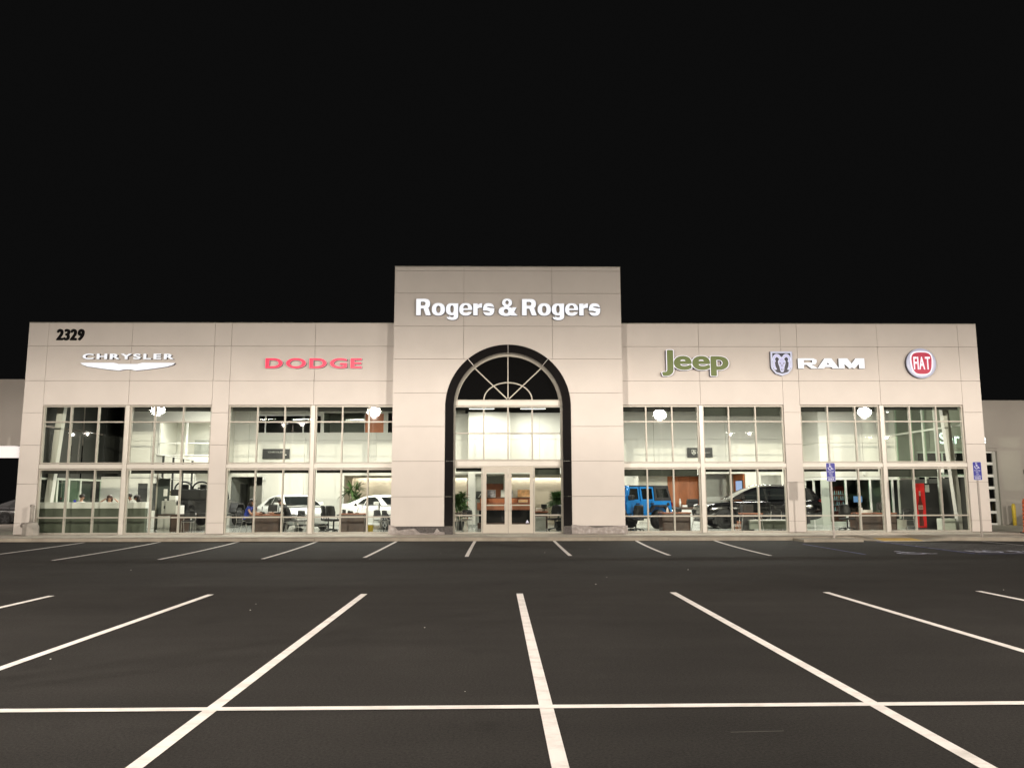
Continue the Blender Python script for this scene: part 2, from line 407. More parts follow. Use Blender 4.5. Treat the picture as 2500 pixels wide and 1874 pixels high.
def grotesque(ch):
    """Heavy grotesque letters drawn from ellipses, bars and wedges (cap height 1, x-height .73)."""
    key = ('grot', ch)
    if key in _bold: return _bold[key]
    X, Y = np.meshgrid(np.linspace(-.1, 1.15, 105), np.linspace(-.36, 1.08, 121), indexing='ij')
    def bx(a, b, c, d): return np.minimum(np.minimum(X-a, b-X), np.minimum(Y-c, d-Y))
    def el(cx, cy, rx, ry, n=2.2): return (1-(np.abs((X-cx)/rx)**n+np.abs((Y-cy)/ry)**n)**(1/n))*min(rx, ry)
    def pg(*P):
        f = None
        for (a, b), (c, d) in zip(P, P[1:]+P[:1]):
            L_ = math.hypot(c-a, d-b); h = ((X-a)*(d-b)-(Y-b)*(c-a))/L_; f = h if f is None else np.minimum(f, h)
        ar = sum(P[i][0]*P[(i+1) % len(P)][1]-P[(i+1) % len(P)][0]*P[i][1] for i in range(len(P)))
        return f if ar < 0 else pg(*P[::-1])
    U = lambda *f: np.maximum.reduce(f); I_ = lambda *f: np.minimum.reduce(f); S = lambda a, b: np.minimum(a, -b)
    if ch == 'R':
        f = U(bx(0, .47, .40, 1), el(.44, .70, .33, .30, 2.6)); f = S(f, U(bx(.27, .40, .60, .81), el(.40, .705, .10, .105)))
        f = U(f, bx(0, .27, 0, 1), pg((.38, .46), (.66, .50), (.82, 0), (.53, 0)))
    elif ch == 'o': f = S(el(.365, .365, .365, .385, 2.3), el(.365, .365, .11, .20))
    elif ch == 'e':
        f = S(el(.365, .365, .365, .385, 2.3), I_(el(.365, .46, .115, .15), Y-.435)); f = S(f, bx(.255, 1.1, .262, .318)); f = S(f, el(.37, .245, .115, .075))
        f = S(f, pg((.48, .265), (1.1, .265), (1.1, .19), (.50, .225)))
    elif ch == 'g':
        f = S(el(.33, .37, .33, .37, 2.3), el(.345, .38, .085, .20)); f = U(f, bx(.43, .69, -.04, .73))
        hook = I_(S(el(.36, -.02, .33, .26, 2.4), U(el(.34, .02, .105, .125), bx(-.2, .20, -.085, .4))), .02-Y); f = U(f, hook)
    elif ch == 'r': f = U(bx(0, .26, 0, .73), pg((.20, .36), (.20, .58), (.34, .72), (.34, .46)), I_(el(.50, .46, .26, .285, 2.4), .50-X, Y-.455))
    elif ch == 's':
        f = el(.31, .365, .315, .385, 2.5); f = S(f, pg((.235, .515), (.33, .56), (.44, .53), (.75, .505), (.75, .455), (.42, .455)))
        f = S(f, pg((.385, .225), (.30, .175), (.17, .195), (-.2, .23), (-.2, .285), (.20, .285)))
    else:       # ampersand
        f = S(el(.43, .765, .26, .25), el(.43, .775, .075, .10)); f = U(f, S(el(.37, .265, .38, .285, 2.3), el(.38, .265, .10, .115)))
        f = U(f, pg((.22, .66), (.47, .60), (.99, 0), (.64, 0))); f = U(f, pg((.60, .18), (.74, .12), (.93, .50), (.70, .50))); f = S(f, el(.38, .265, .10, .115)); f = S(f, el(.43, .775, .075, .10))
    _bold[key] = contour(X, Y, f-.010); return _bold[key]
KERN = {'RY': -.10, 'YS': -.08, 'LE': -.03, 'HR': -.01, 'CH': .01}
def lettering(parent, text, x0, x1, z0, cap, yw, depth, face, side, off=0., gap=.06, space=.22, name='letter', inner=None, slant=0., offz=None, drawn=False):
    """One mesh per character standing proud of a wall at y=yw, facing -y; text fills x0..x1 with capital height cap."""
    offz = off*.75 if offz is None else offz; off = max(off, .002); offz = max(offz, .002)
    cut = (lambda c_, x_, z_: grotesque(c_)) if drawn else bold
    gl = []; pen = 0.; base, top_ = (0., 1.) if drawn else bold('H', off, offz)[2][2:]; hcap = top_-base; last = ''
    for ch in text:
        if ch == ' ': pen += space; continue
        _, _, (a, b, c, d) = cut(ch, off, offz); pen += KERN.get(last+ch, 0.); gl.append((ch, pen-a)); pen += (b-a)+gap; last = ch
    sx = (x1-x0)/(pen-gap); sz = cap/hcap
    def place(ch, dx, ox, oz, yf, yb, mf, ms, nm, par):
        vs, fs, _ = cut(ch, ox, oz); bm = bmesh.new()
        bv = [bm.verts.new((x0+(x+dx)*sx+slant*(y-base)*sz, yf, z0+(y-base)*sz)) for x, y in vs]
        for f in fs:
            try: bm.faces.new([bv[i] for i in f])
            except ValueError: pass
        bmesh.ops.dissolve_limit(bm, angle_limit=radians(3), verts=bm.verts, edges=bm.edges)
        r = bmesh.ops.extrude_face_region(bm, geom=bm.faces[:])
        for v in r['geom']:
            if isinstance(v, bmesh.types.BMVert): v.co.y = yb
        bmesh.ops.recalc_face_normals(bm, faces=bm.faces)
        me = bpy.data.meshes.new(nm); bm.to_mesh(me); bm.free(); me.materials.append(MATS[mf]); me.materials.append(MATS[ms])
        for p in me.polygons: p.material_index = 0 if abs(p.normal.y) > .7 else 1
        o = bpy.data.objects.new(nm, me); COL.objects.link(o); o.parent = par; return o
    for ch, dx in gl:
        o = place(ch, dx, off, offz, yw-depth, yw, face, side, name, parent)
        if inner: place(ch, dx, max(off-inner[1], -.05), max(off-inner[1], -.05)*offz/off, yw-depth-.012, yw-depth+.02, inner[0], inner[0], 'face', o)

# ================================================================== GROUND
lot = thing('parking_lot', 'dark asphalt parking lot with painted stall lines', 'parking lot'); lot['kind'] = 'structure'; del lot['category']
g = MB(); N = 40
g.face([(-160, -120, 0), (160, -120, 0), (160, 160, 0), (-160, 160, 0)])
tag(g.build('asphalt', 'asphalt', lot), kind='structure')

def stripe(mb, p, q, w, z=.004, n=1):
    d = Vector((q[0]-p[0], q[1]-p[1])).normalized(); nx, ny = -d.y*w/2, d.x*w/2
    seg = n
    for i in range(seg):
        a = (p[0]+(q[0]-p[0])*i/seg, p[1]+(q[1]-p[1])*i/seg); b = (p[0]+(q[0]-p[0])*(i+1)/seg, p[1]+(q[1]-p[1])*(i+1)/seg)
        mb.face([(a[0]-nx, a[1]-ny, z), (b[0]-nx, b[1]-ny, z), (b[0]+nx, b[1]+ny, z), (a[0]+nx, a[1]+ny, z)])
for x in (-15.1, -12.6, -10.1, -7.56, -5.05, -2.57, -.05, 2.46, 4.95, 7.5, 10.0, 12.5):
    m = MB(); stripe(m, (x, -32.0), (x-.01, -17.7+random.uniform(-.08, .08)), .105); m.build('stall_line', 'line_paint', lot)
m = MB(); stripe(m, (-16, -24.83), (14, -24.80), .10, .008); m.build('cross_line', 'line_paint', lot)
far = [(-14.0, -10.7, -14.45, -3.0), (-11.42, -10.6, -11.95, -2.85), (-8.87, -10.45, -9.28, -2.85), (-6.31, -10.4, -6.60, -2.9), (-3.81, -10.1, -3.87, -2.95),
       (-1.21, -9.93, -1.18, -2.95), (1.49, -9.75, 1.54, -3.0), (4.09, -9.72, 4.36, -3.05), (6.68, -9.95, 7.05, -3.1)]
for xb, yb, xt, yt in far:
    # the lot dishes a little towards the kerb, so these lines drift outwards as they run in
    m = MB(); P = [(xb+(xt-xb)*t**1.8, yb+(yt-yb)*t) for t in [i/8 for i in range(9)]]
    for p, q in zip(P, P[1:]): stripe(m, p, q, .10)
    m.build('stall_line', 'line_paint', lot)
# accessible bay: blue bay edges, white hatching, symbol, lettering
m = MB(); stripe(m, (9.31, -5.2), (9.28, -9.7), .07); m.build('bay_line', 'blue_paint', lot)
for k in range(7):
    y0 = -4.15-.75*k
    m = MB(); stripe(m, (12.3, y0), (15.6, y0-2.3), .085, .007); m.build('hatch_line', 'faded_paint', lot)
m = MB(); stripe(m, (12.25, -4.0), (12.25, -9.6), .09, .0075); m.build('bay_line', 'blue_paint', lot)
m = MB(); stripe(m, (12.3, -9.62), (15.6, -9.62), .10, .0078); m.build('bay_line', 'blue_paint', lot)
m = MB(); stripe(m, (15.7, -4.2), (15.7, -9.6), .09, .0075); m.build('bay_line', 'faded_paint', lot)
def icon_shapes():
    """Wheelchair symbol in a unit square (x right, y up): wheel arc, seat, back, leg, head."""
    polys = []
    arc = [(.42+.30*cos(a), .34+.30*sin(a)) for a in [radians(150+i*15) for i in range(0, 15)]]
    inn = [(.42+.215*cos(a), .34+.215*sin(a)) for a in [radians(150+i*15) for i in range(14, -1, -1)]]
    for i in range(14): polys.append([arc[i], arc[i+1], inn[13-i], inn[14-i]])
    polys.append([(.33, .78), (.43, .78), (.47, .42), (.36, .42)])
    polys.append([(.36, .50), (.66, .44), (.66, .36), (.36, .40)])
    polys.append([(.40, .64), (.62, .64), (.62, .58), (.40, .58)])
    polys.append([(.58, .44), (.67, .44), (.82, .14), (.72, .12)])
    polys.append([(.72, .20), (.90, .24), (.90, .16), (.72, .12)])
    polys.append([(.37+.075*cos(2*pi*i/12), .90+.075*sin(2*pi*i/12)) for i in range(12)])
    return polys
m = MB()
for P in icon_shapes(): m.face([(10.15+1.25*x, -9.75+1.15*y, .009) for x, y in P])
m.build('wheelchair_symbol', 'white_icon', lot)
def flat_text(txt, x0, y0, h, w, z, mname, nm, par):
    t = MB(); pen = 0; items = []
    for ch in txt:
        if ch == ' ': pen += .35; continue
        me, a, b, c, d = glyph(ch, .01, 0.); items.append((me, pen-a)); pen += b-a+.12
    s = w/pen
    for me, dx in items:
        t.idx([(x0+(v.co.x+dx)*s, y0+v.co.y*h/.7, z) for v in me.vertices], [tuple(p.vertices) for p in me.polygons])
    return t.build(nm, mname, par)
flat_text('NO', 12.6, -9.2, .75, .85, .009, 'white_icon', 'painted_word', lot)
flat_text('PARKING', 13.7, -9.35, .75, 2.2, .009, 'white_icon', 'painted_word', lot)
# scuffs and patches as worn paint ghosts
m = MB(); stripe(m, (1.15, -25.50), (1.52, -25.48), .012); m.build('scuff_mark', 'scuff', lot)
m = MB()
for i in range(26):
    x, y = random.uniform(-9, 9), random.uniform(-28, -6); r = random.uniform(.004, .012)
    if abs(x) > .55*(y+33): continue
    m.ball((x, y, r*.4), r, 6, 0, (1, random.uniform(.6, 1.4), .5))
tag(m.build('litter', 'litter_white', None), 'scattered tiny white scraps lying on the asphalt', None, None, 'stuff')

# sidewalk with kerb stones and slabs, ramp at the accessible bay
walk = thing('sidewalk', None, None); walk['kind'] = 'structure'
def front(x):
    pts = [(-40, -2.45), (-17, -2.5), (0, -2.9), (9.6, -3.15), (11.9, -3.15), (14.9, -3.6), (17, -4.1), (26, -5.6), (40, -5.6)]
    for (a, fa), (b, fb) in zip(pts, pts[1:]):
        if a <= x <= b: return fa+(fb-fa)*(x-a)/(b-a)
    return pts[0][1]
xs = [-36+1.52*i for i in range(48)]
ZS = .117
m = MB(); m.prism([(-38, 14.5), (38, 14.5), (38, -.7), (-38, -.7)], -.2, .097, 'z')
m.build('walk_bed', 'concrete', walk)
def slab(x0, x1, ya, yb, nm, mt, z0=-.1, z1=ZS, g=.006):
    m = MB(); m.prism([(x0+g, ya[0]), (x1-g, ya[1]), (x1-g, yb[1]), (x0+g, yb[0])], z0, z1, 'z'); return m.build(nm, mt, walk)
edges = sorted([x for x in xs if not 11.8 < x < 15.1]+[11.9, 15.0])
for a, b in zip(edges, edges[1:]):
    if a == 11.9: continue
    slab(a, b, (front(a)+.16, front(b)+.16), (-.35, -.35), 'slab', 'concrete')
kx = sorted([-36+2.44*i for i in range(30) if not 11.0 < -36+2.44*i < 15.6]+[11.9, 15.0])
for a, b in zip(kx, kx[1:]):
    if a == 11.9: continue
    slab(a, b, (front(a), front(b)), (front(a)+.155, front(b)+.155), 'kerb_stone', 'kerb', z1=ZS+.001)
# projecting strip below the first sign, ramp, flares, yellow dome mat
m = MB(); m.box(9.75, -4.15, -.1, 11.75, -3.17, .085, b=.012); m.build('kerb_extension', 'kerb', walk)
m = MB(); R0 = .006
m.idx([(12.55, -3.9, R0), (13.95, -3.9, R0), (13.95, -1.9, ZS), (12.55, -1.9, ZS), (12.55, -3.9, -.1), (13.95, -3.9, -.1), (13.95, -1.9, -.1), (12.55, -1.9, -.1)],
      [(0, 1, 2, 3), (0, 4, 5, 1), (1, 5, 6, 2), (2, 6, 7, 3), (3, 7, 4, 0), (4, 7, 6, 5)]); m.build('ramp', 'concrete', walk)
for (xa, xb, xc) in ((12.55, 11.9, 11.9), (13.95, 15.0, 15.0)):
    m = MB(); v = [(xa, -3.9, R0), (xb, front(xb), ZS), (xb, -1.9, ZS), (xa, -1.9, ZS)]
    m.face(v); m.face([(p[0], p[1], -.1) for p in v])
    for i in range(4):
        p, q = v[i], v[(i+1) % 4]; m.face([p, q, (q[0], q[1], -.1), (p[0], p[1], -.1)])
    m.build('ramp_flare', 'kerb', walk)
m = MB()
sl = (ZS-R0)/2.0
m.idx([(12.57, -3.8, R0+.012), (13.93, -3.8, R0+.012), (13.93, -3.0, R0+.012+.8*sl), (12.57, -3.0, R0+.012+.8*sl), (12.57, -3.8, 0), (13.93, -3.8, 0), (13.93, -3.0, .03), (12.57, -3.0, .03)],
      [(0, 1, 2, 3), (0, 4, 5, 1), (1, 5, 6, 2), (2, 6, 7, 3), (3, 7, 4, 0)])
for i in range(22):
    for j in range(13):
        x, y = 12.62+i*.06, -3.76+j*.06; m.lathe([(.018, 0), (.012, .006)], (x, y, R0+.012+(y+3.8)*sl), 'z', 6)
m.build('dome_mat', 'yellow_dome', walk)
m = MB(); m.box(-38, -.35, -.1, 38, .1, ZS-.001); m.build('wall_footing', 'concrete', walk)

# ================================================================== SHOWROOM BUILDING
B = thing('showroom_building', 'long pale single-storey car showroom with tall arched entrance tower', 'building')
def rects_minus(r, holes):
    out = [r]
    for h in holes:
        nxt = []
        for (a, b, c, d) in out:
            x0, x1, z0, z1 = h
            if x1 <= a or x0 >= b or z1 <= c or z0 >= d: nxt.append((a, b, c, d)); continue
            if a < x0: nxt.append((a, x0, c, d))
            if x1 < b: nxt.append((x1, b, c, d))
            xa, xb = max(a, x0), min(b, x1)
            if c < z0: nxt.append((xa, xb, c, z0))
            if z1 < d: nxt.append((xa, xb, z1, d))
        out = nxt
    return out
def panels(parent, xj, zj, y0, y1, mt, holes=(), g=.006, nm='wall_panel', jit=.0):
    for a, b in zip(xj, xj[1:]):
        for c, d in zip(zj, zj[1:]):
            rs = rects_minus((a+g, b-g, c+g, d-g), holes)
            rs = [r for r in rs if r[1]-r[0] > .02 and r[3]-r[2] > .02]
            if not rs: continue
            m = MB(); dy = random.uniform(-jit, jit)
            for (p, q, s, t) in rs: m.box(p, y0+dy, s, q, y1, t)
            m.build(nm, mt, parent)
ROOF = 8.24
WH = 5.02          # window head
for sgn in (-1, 1):
    X = lambda v: v*sgn
    def pj(xj, zj):
        xs_ = sorted(X(v) for v in xj); panels(B, xs_, zj, -.01, .05, 'panel', jit=.0015)
    pj([18.62, 17.86, 14.62, 11.42, 10.77, 7.52, 4.385], [5.97, 7.33, ROOF])
    pj([17.86, 14.62, 11.42], [WH, 5.97]); pj([10.77, 7.52, 4.385], [WH, 5.97])
    pj([18.62, 17.86], [.127, .55, 2.02, 3.49, 4.73, 5.97]); pj([11.42, 10.77], [.127, .55, 2.02, 3.49, 4.73, 5.97])
# backing walls, returns, roof, parapet cap
for sgn in (-1, 1):
    m = MB(); a, b = sorted((4.37*sgn, 18.61*sgn)); m.box(a, .05, WH, b, .30, ROOF-.02)
    for p, q in ((17.87, 18.61), (10.78, 11.41)):
        a, b = sorted((p*sgn, q*sgn)); m.box(a, .05, .1, b, .30, WH)
    m.build('backing_wall', 'joint', B)
m = MB()
for sgn in (-1, 1):
    a, b = sorted((18.42*sgn, 18.61*sgn))
    m.box(a, .30, 5.6, b, 14, ROOF-.02); m.box(a, 7.6, .1, b, 14, 5.6); m.box(a, .30, .1, b, .42, 5.6)
m.box(-18.4, 13.8, .1, 18.4, 14, ROOF-.02); m.box(-18.4, .30, 7.4, 18.4, 13.8, 7.6)
m.build('side_wall', 'panel_low', B)
m = MB()
for sgn in (-1, 1):
    a, b = sorted((4.385*sgn, 18.62*sgn)); m.box(a, -.015, ROOF, b, .32, ROOF+.025)
m.build('parapet_cap', 'alu', B)

# ---- tower
TY = -.60
RO, RI, ZC = 2.39, 2.07, 4.90
def arcx(z, r=RO): return sqrt(max(0, r*r-(z-ZC)**2)) if z > ZC else r
TZ = [.41, 1.51, 2.83, 4.14, 5.42, 6.73]
g = .006
for sgn in (-1, 1):
    for a, b in zip(TZ, TZ[1:]):
        zs = [a+g+(b-a-2*g)*i/10 for i in range(11)]
        poly = [(sgn*(4.385), a+g)]+[(sgn*(arcx(z)+.004), z) for z in zs]+[(sgn*4.385, b-g)]
        m = MB(); m.prism(poly, TY-.01, TY+.05); m.build('wall_panel', 'panel', B)
m = MB(); z0 = 6.73+g; xa = arcx(z0)
top = [(RO*1.002*cos(t), ZC+RO*1.002*sin(t)) for t in [radians(50+i*4) for i in range(21)] if ZC+RO*sin(t) > z0+.01]
m.prism([(1.71-g, z0), (1.71-g, 8.01-g), (-1.71+g, 8.01-g), (-1.71+g, z0), (-xa, z0)]+[(p[0], p[1]) for p in top[::-1]]+[(xa, z0)], TY-.01, TY+.05)
m.build('wall_panel', 'panel', B)
panels(B, [-4.385, -1.71], [6.73, 8.01], TY-.01, TY+.05, 'panel'); panels(B, [1.71, 4.385], [6.73, 8.01], TY-.01, TY+.05, 'panel')
panels(B, [-4.385, -1.71, 1.71, 4.385], [8.01, 9.31, 10.2, 10.36], TY-.01, TY+.05, 'panel', jit=.001)
m = MB()
for sgn in (-1, 1):
    a, b = sorted((sgn*4.375, sgn*2.40)); m.box(a, TY+.05, .1, b, .30, ZC)
arc = [(2.40*cos(pi*i/36), ZC+2.40*sin(pi*i/36)) for i in range(37)]
m.prism([(4.375, ZC), (4.375, 10.35), (-4.375, 10.35), (-4.375, ZC)]+arc[::-1], TY+.05, .30)
m.box(-4.375, .30, 5.9, -4.2, 5, 10.35); m.box(4.2, .30, 5.9, 4.375, 5, 10.35); m.box(-4.2, 4.8, 5.9, 4.2, 5, 10.35); m.box(-4.2, .3, 10.1, 4.2, 4.8, 10.3)
m.build('tower_backing', 'joint', B)
m = MB()
for sgn in (-1, 1):
    a, b = sorted((sgn*4.376, sgn*4.388)); m.box(a, TY+.02, .12, b, 0.0, 10.36)
m.build('tower_return', 'panel', B)
m = MB(); m.box(-4.39, TY-.018, 10.36, 4.39, .32, 10.385); m.build('parapet_cap', 'alu', B)
# granite surround: jamb stones and arch stones
gy0, gy1 = TY-.035, -.12
zj = [.42, 1.51, 2.83, 4.14, ZC]
for sgn in (-1, 1):
    for a, b in zip(zj, zj[1:]):
        m = MB(); p, q = sorted((sgn*RI, sgn*RO)); m.box(p, gy0, a+.004, q, gy1, b-.004); m.build('granite_block', 'granite', B)
for a0, a1 in ((0, 12.5), (12.5, 50), (50, 90), (90, 130), (130, 167.5), (167.5, 180)):
    n = 10; A = [radians(a0+.12+(a1-a0-.24)*i/n) for i in range(n+1)]
    m = MB(); m.prism([(RO*cos(t), ZC+RO*sin(t)) for t in A]+[(RI*cos(t), ZC+RI*sin(t)) for t in A[::-1]], gy0, gy1)
    m.build('granite_block', 'granite', B)
for a in (50, 90, 130):
    t0, t1 = radians(a-.28), radians(a+.28)
    m = MB(); m.prism([(2.40*cos(t0), ZC+2.40*sin(t0)), (2.06*cos(t0), ZC+2.06*sin(t0)), (2.06*cos(t1), ZC+2.06*sin(t1)), (2.40*cos(t1), ZC+2.40*sin(t1))], gy0-.006, gy1); m.build('joint_strip', 'steel', B)
for sgn in (-1, 1):      # base course
    for a, b in ((RI, RO), (RO, 3.4), (3.4, 4.40)):
        p, q = sorted((sgn*a, sgn*b)); m = MB(); m.box(p+.004, TY-.045, .118, q-.004, gy1 if a == RI else TY+.05, .405); m.build('granite_block', 'granite_base', B)
# ---- storefronts
def bar(m, x0, z0, x1, z1, y0, y1): m.box(x0, y0, z0, x1, y1, z1)
GY = .12
def storefront(x0, x1, z0, z1, vs, hs, y=GY, w=.055, glass='glass', dep=.06, nm='window', skip=(), wv=None):
    fr = MB()
    bar(fr, x0, z0, x0+w, z1, y-dep, y+dep); bar(fr, x1-w, z0, x1, z1, y-dep, y+dep)
    bar(fr, x0+w, z1-w, x1-w, z1, y-dep, y+dep); bar(fr, x0+w, z0, x1-w, z0+w, y-dep, y+dep)
    W_ = fr.build(nm, 'alu', B)
    xv = [x0+w]+[v for v in vs]+[x1-w]; zv = [z0+w]+list(hs)+[z1-w]
    h = (wv or w)/2
    for v in vs:
        m = MB(); bar(m, v-h, z0+w, v+h, z1-w, y-dep+.004, y+dep-.004); m.build('mullion', 'alu', W_)
    for i, (a, b) in enumerate(zip(xv, xv[1:])):
        aa = a if i == 0 else a+h; bb = b if i == len(xv)-2 else b-h
        for hz in hs:
            m = MB(); bar(m, aa, hz-h*.9, bb, hz+h*.9, y-dep+.008, y+dep-.008); m.build('transom', 'alu', W_)
        for j, (c, d) in enumerate(zip(zv, zv[1:])):
            if (i, j) in skip: continue
            cc = c if j == 0 else c+h*.9; dd = d if j == len(zv)-2 else d-h*.9
            m = MB(); bar(m, aa, cc, bb, dd, y-.006, y+.006); m.build('pane', glass, W_)
    return W_
BAYS = []
for sgn in (-1, 1):
    for (o, i, vv) in ((17.86, 14.70, (16.81, 15.76)), (14.54, 11.42, (13.60, 12.52)), (10.77, 7.59, (9.67, 8.62)), (7.44, 4.39, (6.40, 5.38))):
        a, b = sorted((o*sgn, i*sgn)); v = sorted(q*sgn for q in vv)
        BAYS.append((a, b, v))
        gl = 'glass'
        storefront(a, b, 2.775, WH-.01, v, [4.38], glass=gl)
        storefront(a, b, .130, 2.585, v, [.75], glass=gl)
        m = MB(); m.box(a, -.0, 2.60, b, .2, 2.76, b=.008); m.build('spandrel', 'alu_bright', B)
    for c in (14.62, 7.515):
        m = MB(); m.box(c*sgn-.075, -.03, .128, c*sgn+.075, .2, WH-.012, b=.006); m.build('centre_post', 'alu_bright', B)
    for (o, i) in ((17.86, 11.42), (10.77, 4.39)):
        a, b = sorted((o*sgn, i*sgn)); m = MB(); m.box(a, -.035, .1175, b, .05, .129); m.build('sill', 'alu', B)
# roller shades: dark strips behind the top of each glazed band (upper drop, lower drop)
DROPS = [(.0, .12), (.14, .12), (.13, .11), (.14, .11), (.16, .25), (.34, .10), (.17, .09), (.10, .30)]
ORDER = sorted(range(8), key=lambda k: BAYS[k][0])
for k, bi in enumerate(ORDER):
    a, b, v = BAYS[bi]; up_, lo_ = DROPS[k]; xe = [a+.06]+v+[b-.06]
    for (p, q) in zip(xe, xe[1:]):
        for ztop, dr in ((WH-.06, up_), (2.54, lo_)):
            if dr <= 0 or (k == 7 and ztop < 3 and p > v[1]-.01): continue
            m = MB(); m.box(p+.01, .26, ztop-dr, q-.01, .275, ztop+.1)
            m.tube([(p+.01, .267, ztop-dr), (q-.01, .267, ztop-dr)], .012, 6)
            m.build('roller_shade', 'shade_green' if dr > .2 else 'shade', B)
# ---- entrance: arched transom light, upper lights, doors
EY = -.28
w = .05
def fanpoly(t0, t1, r_in, n=10):
    # between angles t0..t1 about (0,5.18), outside radius r_in, inside the arch curve
    out = []
    for i in range(n+1):
        t = t0+(t1-t0)*i/n; dx, dz = cos(t), sin(t)
        bq = 2*dz*(5.18-ZC); cq = (5.18-ZC)**2-1.965**2; s = (-bq+sqrt(bq*bq-4*cq))/2
        out.append((s*dx, 5.18+s*dz))
    inn = [(r_in*cos(t0+(t1-t0)*i/n), 5.18+r_in*sin(t0+(t1-t0)*i/n)) for i in range(n, -1, -1)] if r_in > 0 else [(0, 5.18)]
    return out+inn
n = 40
z_cut = math.asin((5.14-ZC)/2.068)
A = [z_cut+(pi-2*z_cut)*i/n for i in range(n+1)]
AW = MB(); AW.prism([(2.068*cos(t), ZC+2.068*sin(t)) for t in A]+[(1.97*cos(t), ZC+1.97*sin(t)) for t in A[::-1]], EY-.07, EY+.07)
AW.box(-2.03, EY-.07, 5.14, 2.03, EY+.07, 5.19); AW = AW.build('arched_window', 'alu', B)
ang = [0, radians(44), pi/2, pi-radians(44), pi]
for t in ang[1:-1]:
    pts = fanpoly(t-.0001, t+.0001, 0)[0]; d = Vector((cos(t), sin(t))); nn = Vector((-d.y, d.x))*.022
    m = MB(); p0 = Vector((0, 5.19))+d*.05; p1 = Vector(pts)
    m.prism([tuple(p0-nn), tuple(p1-nn), tuple(p1+nn), tuple(p0+nn)], EY-.05, EY+.05); m.build('glazing_bar', 'alu', AW)
T = [pi*i/24 for i in range(25)]
m = MB(); m.prism([(.95*cos(t), 5.18+.70*sin(t)) for t in T]+[(.905*cos(t), 5.18+.655*sin(t)) for t in T[::-1]], EY-.045, EY+.045); m.build('glazing_bar', 'alu', AW)
for t0, t1 in zip(ang, ang[1:]):
    m = MB(); P = fanpoly(t0+.004, t1-.004, 0); m.prism(P, EY-.004, EY+.004); m.build('pane', 'black_glass', AW)
m = MB(); m.box(-2.05, EY+.2, 5.19, 2.05, EY+.26, 7.0); m.build('transom_backing', 'black', B)
for (za, zb) in ((4.965, 5.14), (2.645, 2.845)):
    m = MB(); m.box(-2.068, EY-.10, za, 2.068, EY+.1, zb, b=.008); m.build('spandrel', 'alu_bright', B)
    for s_ in (-1, 1):
        m = MB(); a, b = sorted((s_*1.93, s_*2.075)); m.box(a, EY-.13, za-.012, b, EY-.101, zb+.012); m.build('cover_plate', 'alu', B)
storefront(-2.068, 2.068, 2.85, 4.96, [-.93, 0.0, .93], [3.90], y=EY, w=.06, wv=.055)
storefront(-2.068, -.96, .130, 2.64, [], [.81], y=EY, w=.055)
storefront(.96, 2.068, .130, 2.64, [], [.81], y=EY, w=.055)
m = MB(); m.box(-.955, EY-.06, 2.585, .955, EY+.06, 2.64); m.build('door_header', 'door_alu', B)
for s_ in (-1, 1):
    a, b = sorted((s_*.006, s_*.95)); D = MB(); st = .125
    D.box(a, EY-.035, .14, a+st, EY+.035, 2.58); D.box(b-st, EY-.035, .14, b, EY+.035, 2.58)
    D.box(a+st, EY-.035, 2.40, b-st, EY+.035, 2.58); D.box(a+st, EY-.035, .14, b-st, EY+.035, .47)
    D = D.build('door', 'door_alu', B)
    m = MB(); m.box(a+st, EY-.005, .47, b-st, EY+.005, 2.40); m.build('pane', 'glass', D)
    m = MB(); m.box(a+st, EY+.03, 1.165, b-st, EY+.055, 1.20); m.build('push_bar', 'alu_bright', D)
    hx = s_*.085
    m = MB(); m.tube([(hx, EY-.03, .98), (hx, EY-.085, .98), (hx+s_*.05, EY-.085, 1.0), (hx+s_*.05, EY-.085, 1.22), (hx, EY-.085, 1.24), (hx, EY-.03, 1.24)], .013, 8); m.build('pull_handle', 'steel', D)
m = MB(); m.prism([(.66, .52), (.79, .52), (.725, .64)], EY-.0075, EY-.0065); m.build('door_decal', 'sign_white', B)
# shades in the entrance sidelights and threshold
m = MB(); m.box(-2.0, .0, 2.46, -1.0, .015, 2.62); m.build('roller_shade', 'shade', B)
m = MB(); m.box(1.0, .0, 2.33, 2.0, .015, 2.62); m.build('roller_shade', 'shade_green', B)
# wall hydrant outlet on the left pier
m = MB(); m.lathe([(.001, -.10), (.075, -.10), (.085, -.07), (.085, -.02), (.11, -.01)], (-18.24, 0, .47), 'y', 18)
m.build('wall_vent', 'post_metal', B)

# ================================================================== INTERIOR SHELL
FZ = .122
m = MB(); m.box(-18.4, .1, .05, 18.4, 13.8, FZ); m.box(-2.4, -.22, .05, 2.4, .1, FZ); m.build('floor', 'tile', B)
m = MB(); m.box(-18.4, .31, 5.88, -4.2, 13.8, 6.0); m.box(4.2, .31, 5.88, 18.4, 13.8, 6.0); m.box(-4.2, .31, 5.75, 4.2, 13.8, 5.89); m.build('ceiling', 'ceiling', B)
def wall(x0, x1, z0, z1, y, xj, zj, holes, mt='in_wall', th=.12):
    panels(B, [x0]+xj+[x1], [z0]+zj+[z1], y, y+th*.5, mt, holes, g=.006, nm='interior_panel')
    m = MB()
    for (a, b, c, d) in rects_minus((x0, x1, z0, z1), holes): m.box(a, y+th*.5, c, b, y+th, d)
    m.build('interior_wall', 'in_joint', B)
